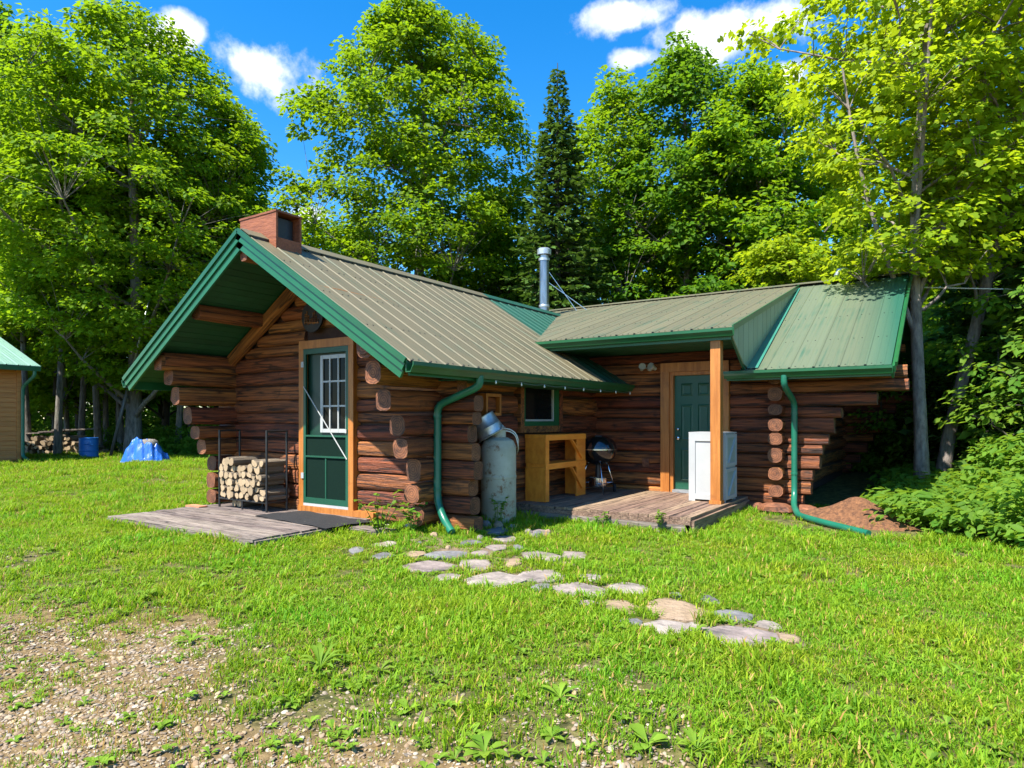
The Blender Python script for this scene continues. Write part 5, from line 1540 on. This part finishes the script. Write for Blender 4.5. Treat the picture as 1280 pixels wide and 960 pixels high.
rT = random.Random(77)
for k in range(26):
    put_tree('woodland_bush', bgC, gpos(-260 + k * 68, rT.uniform(43, 52)), rT.uniform(0, 6), rT.uniform(.9, 1.5), label='dark leafy bush deep in the wood behind the other trees', cat='bush', group='bushes deep in the wood')
def wood(u, depth, kind, s, lab, grp):
    put_tree('woodland_tree', (bgA, bgB, bgC)[kind], gpos(u, depth), rT.uniform(0, 6.28), s, label=lab, group=grp)
for u, d, k, s in ((-150, 29, 0, 1.1), (-60, 33, 1, 1.2), (30, 31, 0, 1.0), (70, 27, 1, .85), (100, 34, 0, 1.15), (150, 30, 1, 1.0), (205, 29, 0, .95), (240, 34, 1, 1.1), (-30, 38, 0, 1.2), (60, 40, 1, 1.3), (130, 41, 0, 1.3), (200, 42, 1, 1.3), (270, 40, 0, 1.2), (-120, 42, 1, 1.3)):
    wood(u, d, k, s, 'slender dark-stemmed tree in the wood behind the shed and drum', 'trees of the wood on the left')
bgD = T(34, 13.5, 4.8, 1.9, 110, 60, .24, trunk_r=.11, profile='tall', leaf_m='leaf_maple', bark='bark', twig=False, limbs=12)
for u, d, s, lab in ((-25, 25.0, 1.0, 'slim stem rising right behind the shed roof'), (36, 24.6, .95, 'slim stem at the left end of the woodpile'), (72, 23.6, 1.05, 'grey stem standing in front of the woodpile'), (84, 27.0, .9, 'thin stem behind the woodpile beside the grey stem'), (101, 26.0, 1.0, 'dark stem just left of the blue drum'), (124, 25.4, 1.05, 'dark stem just right of the blue drum'), (134, 28.0, .95, 'thin stem between the drum and the leaning pole'), (152, 26.5, 1.0, 'stem close to the foot of the leaning pole'), (222, 25.0, .95, 'slim stem right of the tarp heap'), (240, 29.0, 1.0, 'thin stem half hidden by the corbelled log ends')):
    put_tree('slim_tree', bgD, gpos(u, d), u * 1.3, s, label=lab, group='slim trees at the edge of the wood')
for u, d, k, s in ((330, 30, 1, .9), (390, 29, 2, 1.2), (430, 33, 0, .8), (600, 30, 0, .85), (640, 27, 2, 1.25), (660, 33, 1, .85), (740, 31, 1, .85), (800, 30, 0, .9), (830, 34, 1, .95), (905, 29, 0, .95), (560, 35, 1, .8)):
    wood(u, d, k, s, 'green tree of the wood filling in behind the cabin roofs', 'trees of the wood behind the cabin')
for u, d, k, s in ((990, 27, 1, 1.0), (1080, 29, 1, 1.05), (1180, 31, 0, .95), (1290, 23, 1, 1.0), (1360, 18, 0, .8), (1420, 22, 1, 1.0), (1210, 30, 1, 1.1), (1330, 30, 0, 1.1), (1480, 15, 1, .8)):
    wood(u, d, k, s, 'green tree in the thick wood right of the cabin', 'trees of the wood on the right')

# ---- scatter helper: many copies of small meshes as ONE object
def scatter(name, pts, rots, scl, idx, meshes, label):
    me = bpy.data.meshes.new(name)
    me.vertices.add(len(pts)); me.vertices.foreach_set('co', np.asarray(pts, np.float32).ravel())
    for nm, ty, arr, key in (('rot', 'FLOAT_VECTOR', np.asarray(rots, np.float32), 'vector'), ('scl', 'FLOAT', np.asarray(scl, np.float32), 'value'), ('idx', 'INT', np.asarray(idx, np.int32), 'value')):
        a = me.attributes.new(nm, ty, 'POINT'); a.data.foreach_set(key, arr.ravel())
    ob = link(bpy.data.objects.new(name, me))
    ng = bpy.data.node_groups.new(name + '_scatter', 'GeometryNodeTree')
    ng.interface.new_socket('Geometry', in_out='INPUT', socket_type='NodeSocketGeometry')
    ng.interface.new_socket('Geometry', in_out='OUTPUT', socket_type='NodeSocketGeometry')
    N, L = ng.nodes, ng.links
    gi, go = N.new('NodeGroupInput'), N.new('NodeGroupOutput')
    iop = N.new('GeometryNodeInstanceOnPoints')
    join = N.new('GeometryNodeJoinGeometry')
    for k, m in reversed(list(enumerate(meshes))):
        po = bpy.data.objects.new(name + '_source', m)
        inf = N.new('GeometryNodeObjectInfo'); inf.inputs['Object'].default_value = po
        inf.inputs['As Instance'].default_value = False
        g2 = N.new('GeometryNodeGeometryToInstance')
        L.new(inf.outputs['Geometry'], g2.inputs[0]); L.new(g2.outputs[0], join.inputs[0])
    def named(nm, ty):
        a = N.new('GeometryNodeInputNamedAttribute'); a.data_type = ty; a.inputs['Name'].default_value = nm; return a.outputs['Attribute']
    L.new(gi.outputs[0], iop.inputs['Points']); L.new(join.outputs[0], iop.inputs['Instance'])
    iop.inputs['Pick Instance'].default_value = True
    L.new(named('idx', 'INT'), iop.inputs['Instance Index'])
    er = N.new('FunctionNodeEulerToRotation'); L.new(named('rot', 'FLOAT_VECTOR'), er.inputs[0]); L.new(er.outputs[0], iop.inputs['Rotation'])
    L.new(named('scl', 'FLOAT'), iop.inputs['Scale'])
    L.new(iop.outputs[0], go.inputs[0])
    md = ob.modifiers.new('scatter', 'NODES'); md.node_group = ng
    tag(ob, label, kind='stuff')
    return ob

# ---- grass
def tuft(seed, n, h0, h1, spread, wid, dry=.06, lean=.5):
    g = np.random.default_rng(seed); V, F = [], []
    mats = []
    for b in range(n):
        r = spread * math.sqrt(g.uniform()); th = g.uniform(0, 6.28)
        x, y = r * math.cos(th), r * math.sin(th)
        h = g.uniform(h0, h1); a = g.uniform(0, 6.28); ln_ = lean * g.uniform(.15, 1.0) * h
        w = wid * g.uniform(.7, 1.3); dx, dy = math.cos(a), math.sin(a); sx_, sy_ = -dy, dx
        fr = g.uniform(0, 6.28); 
        b0 = len(V)
        for t, ww in ((0, .8), (.4, 1.0), (.75, .7)):
            o = ln_ * t * t; zz = h * (t - .18 * t * t * (ln_ / h))
            V.append((x + dx * o + sx_ * w * ww / 2, y + dy * o + sy_ * w * ww / 2, zz - (.02 if t == 0 else 0)))
            V.append((x + dx * o - sx_ * w * ww / 2, y + dy * o - sy_ * w * ww / 2, zz - (.02 if t == 0 else 0)))
        V.append((x + dx * ln_, y + dy * ln_, h * (1 - .22 * (ln_ / h))))
        F += [(b0, b0 + 1, b0 + 3, b0 + 2), (b0 + 2, b0 + 3, b0 + 5, b0 + 4), (b0 + 4, b0 + 5, b0 + 6)]
        mats += [1 if g.uniform() < dry else 0] * 3
    me = bpy.data.meshes.new('tuft'); me.from_pydata(V, [], F)
    me.materials.append(MATS['grass_blade']); me.materials.append(MATS['dry_blade'])
    me.polygons.foreach_set('material_index', mats)
    return me

def rosette(seed, n, L, w, up=.35, material='weed_leaf'):
    """broad-leaved weed: leaves from one root"""
    g = np.random.default_rng(seed); V, F = [], []
    for k in range(n):
        a = 2 * math.pi * k / n * 2.4 + g.uniform(-.3, .3); l = L * g.uniform(.65, 1.1); ww = w * g.uniform(.8, 1.2); e = up * g.uniform(.5, 1.5)
        dx, dy = math.cos(a), math.sin(a); b0 = len(V)
        prof = ((0, .10), (.25, .45), (.55, 1.0), (.8, .75), (1.0, .05))
        for t, q in prof:
            o = l * t; zz = l * (e * t * 1.3 - e * .9 * t * t) + .006
            for s, dz in ((-1, .12), (0, 0), (1, .12)):
                V.append((dx * o - dy * s * ww * q / 2, dy * o + dx * s * ww * q / 2, zz + dz * ww * q))
        for i in range(4):
            for j in range(2):
                p = b0 + i * 3 + j; F.append((p, p + 1, p + 4, p + 3))
    me = bpy.data.meshes.new('weed'); me.from_pydata(V, [], F); me.materials.append(MATS[material])
    me.polygons.foreach_set('use_smooth', [True] * len(F))
    return me

tufts = [tuft(s, 30, .022, .070, .085, .0070, dry=.05, lean=1.1) for s in range(4)] + [tuft(10, 22, .04, .105, .06, .0075, dry=.06, lean=1.0), tuft(11, 34, .015, .045, .10, .007, dry=.10, lean=1.2)]
tufts += [rosette(5, 8, .060, .022, .8), rosette(6, 7, .050, .028, .5)]
tufts += [tuft(12, 10, .025, .06, .06, .006, dry=.65)]

FOOT = [(-9.62, -6.36, 4.44, 6.4), (-9.6, -5.45, 6.3, 14), (-5.40, -2.62, 7.86, 17.6), (-9.4, -2.2, 10.8, 17.7), (-2.3, -1.9, 10.4, 17.6)]
def in_foot(x, y):
    for a, b, c, d in FOOT:
        if a < x < b and c < y < d: return True
    return False

def in_stone(x, y, k=.86):
    for sx, sy, rm, rx, ry, ro in STONES:
        if abs(x - sx) < rm and abs(y - sy) < rm:
            c, s = math.cos(-ro), math.sin(-ro); dx, dy = x - sx, y - sy
            if ((c * dx - s * dy) / rx) ** 2 + ((s * dx + c * dy) / ry) ** 2 < k: return True
    return False

def grass():
    g = random.Random(5); P, Rt, S, I = [], [], [], []
    for d0, d1, den, sc in ((1.2, 3.2, 420, .92), (3.2, 5.5, 470, .92), (5.5, 9, 230, 1.0), (9, 14, 120, 1.15), (14, 28, 55, 1.5)):
        wm = .92 * d1 + 2.0
        n = int(den * (d1 - d0) * 2 * wm)
        for _ in range(n):
            d = g.uniform(d0, d1); l = g.uniform(-wm, wm)
            if abs(l) > .92 * d + 2.0: continue
            x, y = FWD.x * d + RGT.x * l, FWD.y * d + RGT.y * l
            if in_foot(x, y): continue
            gv = gravelness(x, y)
            patch = math.sin(x * 2.1 + 1.7 * math.sin(y * 1.3)) * math.sin(y * 1.9 + x * .7) + .5 * math.sin(x * 6.3 + y * 5.1)
            bare = gv + .35 * patch
            weak = False
            if bare > .45:
                if g.random() > .40 + .18 * max(0, patch): continue
                weak = True
            elif bare > -1.1:
                if g.random() > .22 + .50 * (.45 - bare): continue
                weak = g.random() < .35
            # worn spots in the foreground
            fd_ = forest_depth(x, y)
            if fd_ > .5: continue
            # soil patch by the mound
            if ((x + 1.1) / 1.15) ** 2 + ((y - 9.9) / .75) ** 2 < 1 and g.random() < .93: continue
            if in_stone(x, y): continue
            z = ground_z(x, y)
            s = sc * g.uniform(.7, 1.25) * (1 + .22 * patch)
            if weak: s *= .75
            near_path = False
            q = g.random()
            if weak: i = 8 if q < .68 else g.choice((5, 6, 7))
            elif q < .50: i = g.randrange(4)
            elif q < .58 + .10 * patch: i = 4
            elif q < .74: i = 5
            elif q < .96 and d < 9: i = g.choice((6, 7))
            else: i = 8
            P.append((x, y, z)); Rt.append((g.uniform(-.12, .12), g.uniform(-.12, .12), g.uniform(0, 6.28))); S.append(s); I.append(i)
    # taller fringe along deck edges and walls
    def fringe(a, b, n, s0, s1, w_=.10):
        for _ in range(n):
            t_ = g.random(); x = a[0] + (b[0] - a[0]) * t_ + g.uniform(-w_, w_); y = a[1] + (b[1] - a[1]) * t_ + g.uniform(-w_, w_)
            P.append((x, y, ground_z(x, y))); Rt.append((g.uniform(-.15, .15), g.uniform(-.15, .15), g.uniform(0, 6.28))); S.append(g.uniform(s0, s1)); I.append(g.choice((0, 1, 2, 3, 4, 4)))
    fringe((-9.6, 4.36), (-6.4, 4.36), 150, .9, 1.6, .06); fringe((-6.28, 4.4), (-6.28, 5.9), 60, .9, 1.5, .05)
    fringe((-4.7, 7.80), (-2.6, 7.80), 90, .9, 1.6, .07); fringe((-2.52, 7.9), (-2.52, 10.3), 120, .9, 1.5, .06)
    fringe((-5.6, 6.05), (-4.8, 6.35), 60, .9, 1.7, .12); fringe((-5.2, 6.9), (-4.7, 7.7), 60, 1.0, 2.0, .12)
    fringe((-9.9, 6.2), (-10.0, 13), 120, 1.0, 1.7, .15)
    scatter('grass', P, Rt, S, I, tufts, 'bright green lawn grass with clover and weeds')
    return len(P)
NG = grass()

# ---- gravel
def pebble_mesh(seed):
    g = random.Random(seed); mb = MB()
    mb.lathe([(.02, -.5), (.75, -.3), (1.0, .05), (.72, .38), (.02, .5)], 7)
    sx, sy = g.uniform(.75, 1.3), g.uniform(.7, 1.0)
    mb.v = [(a * sx * g.uniform(.88, 1.1), b * sy * g.uniform(.88, 1.1), c * .75) for a, b, c in mb.v]
    return mb
def pebble_mat():
    m = mat('gravel_stone', (.30, .25, .20), (.60, .54, .47), scale=2, rough=.8)
    nt = m.node_tree; N, L = nt.nodes, nt.links
    b = N['Principled BSDF']; oi = N.new('ShaderNodeObjectInfo'); r = N.new('ShaderNodeValToRGB')
    e = r.color_ramp.elements; e[0].position = 0; e[0].color = (.11, .09, .07, 1); e[1].position = 1; e[1].color = (.44, .38, .29, 1)
    for p, c in ((.25, (.25, .185, .115, 1)), (.5, (.23, .150, .080, 1)), (.7, (.27, .235, .185, 1)), (.85, (.35, .24, .12, 1))):
        q = e.new(p); q.color = c
    L.new(oi.outputs['Random'], r.inputs['Fac']); L.new(r.outputs[0], b.inputs['Base Color'])
pebble_mat()
def gravel():
    g = random.Random(15); P, Rt, S, I = [], [], [], []
    for _ in range(150000):
        d = g.uniform(1.0, 8.0) if g.random() < .4 else g.uniform(1.5, 4.6); l = g.uniform(-6.5, 3.0)
        if abs(l) > .92 * d + 1.6: continue
        x, y = FWD.x * d + RGT.x * l, FWD.y * d + RGT.y * l
        gv = gravelness(x, y)
        if g.random() > max(0, min(1, .30 + gv * .40)): continue
        P.append((x, y, ground_z(x, y) + .002)); Rt.append((g.uniform(-.5, .5), g.uniform(-.5, .5), g.uniform(0, 6.28)))
        S.append(g.choice((.004, .005, .006, .007, .009, .011, .015)) * g.uniform(.8, 1.25)); I.append(g.randrange(5))
    ms = [pebble_mesh(s).mesh('pebble', 'gravel_stone', True) for s in range(5)]
    scatter('gravel', P, Rt, S, I, ms, 'worn drive of small mixed pebbles in the foreground')
gravel()

# ---- broad-leaved weeds one can pick out in the foreground
wr = random.Random(8)
wm_ = [rosette(20, 16, .15, .024, 1.1), rosette(21, 8, .095, .036, .7), rosette(22, 7, .085, .042, .55), rosette(23, 9, .12, .03, .6)]
WEEDS = [(400, 838, 0, 1.15, 'dense dark tuft of narrow leaves at the edge of the gravel'), (437, 862, 1, 1.0, 'broad-leaved weed just right of the dense dark tuft'), (510, 890, 2, .95, 'small two-tone broad-leaved weed in the gravel'), (606, 945, 1, 1.25, 'broad-leaved weed at the bottom edge in the gravel'),
         (810, 938, 2, 1.35, 'pale rounded weed at the bottom of the lawn'), (700, 880, 3, 1.0, 'weed in the bare soil patch'), (475, 840, 3, .9, 'small weed between the gravel and the lawn'), (270, 802, 1, .9, 'pale-leaved weed on the left border of the gravel'), (240, 800, 3, 1.0, 'leafy weed left of the pale-leaved weed'),
         (365, 880, 3, .6, 'tiny seedling alone in the gravel'), (545, 850, 0, .7, 'narrow-leaved tuft right of the gravel'), (690, 928, 1, .8, 'low weed in the brown soil near the bottom edge'), (870, 945, 0, .8, 'bluish narrow-leaved tuft at the bottom edge'), (185, 745, 0, .8, 'tuft of narrow leaves on the left lawn border')]
for u, v, k, s, lab in WEEDS:
    c = on_z(u, v); o = bpy.data.objects.new('weed_plant', wm_[k]); o.location = (c.x, c.y, ground_z(c.x, c.y)); o.scale = (s, s, s); o.rotation_euler = (0, 0, wr.uniform(0, 6))
    link(o); tag(o, lab, 'weed', 'weeds in the foreground')

def stalk_plant(c, h, n, seed, label, leaf=.07, material='weed_leaf', spread=.25):
    g = np.random.default_rng(seed); e = empty('weed_stalk', c, label=label, cat='weed')
    mb = MB(); pos, nrm, ax, sz = [], [], [], []
    for k in range(n):
        a = g.uniform(0, 6.28); tip = np.array([c[0] + spread * math.cos(a) * g.uniform(.3, 1), c[1] + spread * math.sin(a) * g.uniform(.3, 1), c[2] + h * g.uniform(.6, 1)])
        p = curve_pts((c[0] + .02 * math.cos(a), c[1] + .02 * math.sin(a), c[2] - .02), tip, .06, 6); mb.tube(p, [.006, .005, .005, .004, .003, .002], 5)
        for q in p[1:]:
            for _ in range(3):
                b = g.uniform(0, 6.28); pos.append(q); ax.append((math.cos(b), math.sin(b), g.uniform(-.1, .5))); nrm.append((g.normal(0, .3), g.normal(0, .3), 1)); sz.append(leaf * g.uniform(.5, 1.1))
    mb.build('stem', 'stem', e)
    o = mesh_obj('foliage', leaf_cloud('foliage', np.array(pos), np.array(nrm), np.array(ax), np.array(sz), 'oval', material), e)
    return e
c = on_z(500, 652); stalk_plant((-5.75, 5.75, ground_z(-5.75, 5.75)), .62, 6, 3, 'leggy pale weed growing in front of the corbelled log ends', .10, spread=.38)
stalk_plant((-5.42, 5.98, ground_z(-5.4, 6)), .42, 7, 4, 'bushy weed at the foot of the gabled wing downspout', .09, spread=.22)
stalk_plant((-4.86, 6.98, ground_z(-4.9, 7)), .45, 4, 5, 'thin upright weed in front of the gas cylinder', .07, spread=.12)
stalk_plant((-2.98, 7.84, 0), .30, 4, 6, 'small leafy weed at the porch deck corner', .07, spread=.10)
stalk_plant((-3.8, 7.82, 0), .24, 3, 7, 'small weed at the middle of the porch deck front', .07, spread=.10)

# ---- undergrowth of the wood
def sprig(seed, h, n, leaf, spread, material='leaf_shrub'):
    g = np.random.default_rng(seed); pos, nrm, ax, sz = [], [], [], []
    for k in range(n):
        a = g.uniform(0, 6.28); r = spread * math.sqrt(g.uniform()); z = h * g.uniform(.12, 1) ** .8
        r *= 1 - .45 * z / h
        pos.append((r * math.cos(a), r * math.sin(a), z)); ax.append((math.cos(a) + g.normal(0, .6), math.sin(a) + g.normal(0, .6), g.uniform(-.5, .25))); nrm.append((g.normal(0, .35) + .3 * math.cos(a), g.normal(0, .35) + .3 * math.sin(a), 1)); sz.append(leaf * g.uniform(.6, 1.2))
    return leaf_cloud('sprig', np.array(pos), np.array(nrm), np.array(ax), np.array(sz), 'oval', material)
sprigs = [sprig(1, .55, 90, .13, .40), sprig(2, .9, 150, .12, .45), sprig(3, 1.5, 260, .12, .55), sprig(4, .35, 70, .12, .40), sprig(5, 2.2, 380, .12, .7)]
sap = T(51, 3.4, .5, 1.15, 70, 60, .13, shape='oval', trunk_r=.03, profile='round', leaf_m='leaf_shrub', bark='bark_dark', limbs=10, clump_r=(.28, .45))
for u, d, s, lab in ((1280, 12.6, .7, 'bushy sapling at the right edge behind the lawn'), (1095, 17.5, 1.0, 'leafy sapling seen behind the corbelled log ends'), (1130, 15.5, .9, 'young leafy sapling between the cabin corner and the pale trunk'), (1256, 15.5, 1.2, 'taller sapling behind the bushes on the right'), (1310, 11.5, 1.2, 'sapling at the right border of the picture'), (1190, 17.0, 1.3, 'sapling in the gap behind the twin stems'), (1070, 21.0, 1.2, 'sapling far behind the corbelled log ends')):
    put_tree('sapling', sap, gpos(u, d), u * .7, s, label=lab, cat='sapling', group='saplings at the edge of the wood')
def undergrowth():
    g = random.Random(25); P, Rt, S, I = [], [], [], []
    for _ in range(13000):
        if g.random() < .55: d = g.uniform(4.0, 24); l = g.uniform(4.2, 18)
        else: d = g.uniform(22, 66) if g.random() < .6 else g.uniform(22, 32); l = g.uniform(-1.0, .55) * d
        x, y = FWD.x * d + RGT.x * l, FWD.y * d + RGT.y * l
        if in_foot(x, y): continue
        f = forest_depth(x, y)
        if f < .15 + .2 * g.random(): continue
        den = .75 if d < 20 else (.6 if l > -3 else .5)
        if g.random() > den: continue
        if f < 1.0: i = g.choice((3, 3, 0, 0, 1))
        elif f < 3.0: i = g.choice((0, 0, 3, 3))
        elif f < 5.0: i = g.choice((0, 1, 1, 0))
        else: i = g.choice((1, 2, 2, 4, 4, 0))
        if -3 < x < .3 and 8.5 < y < 19:
            if x < -.9 and y < 17.9: continue
            i = 3
        if d > 22 and l < -3: i = g.choice((0, 0, 3, 1, 3))
        P.append((x, y, ground_z(x, y))); Rt.append((g.uniform(-.15, .15), g.uniform(-.15, .15), g.uniform(0, 6.28))); S.append(g.uniform(.75, 1.3) * (2.4 if d > 36 else 1)); I.append(i)
    scatter('undergrowth', P, Rt, S, I, sprigs, 'thick leafy undergrowth on the floor of the wood')
undergrowth()
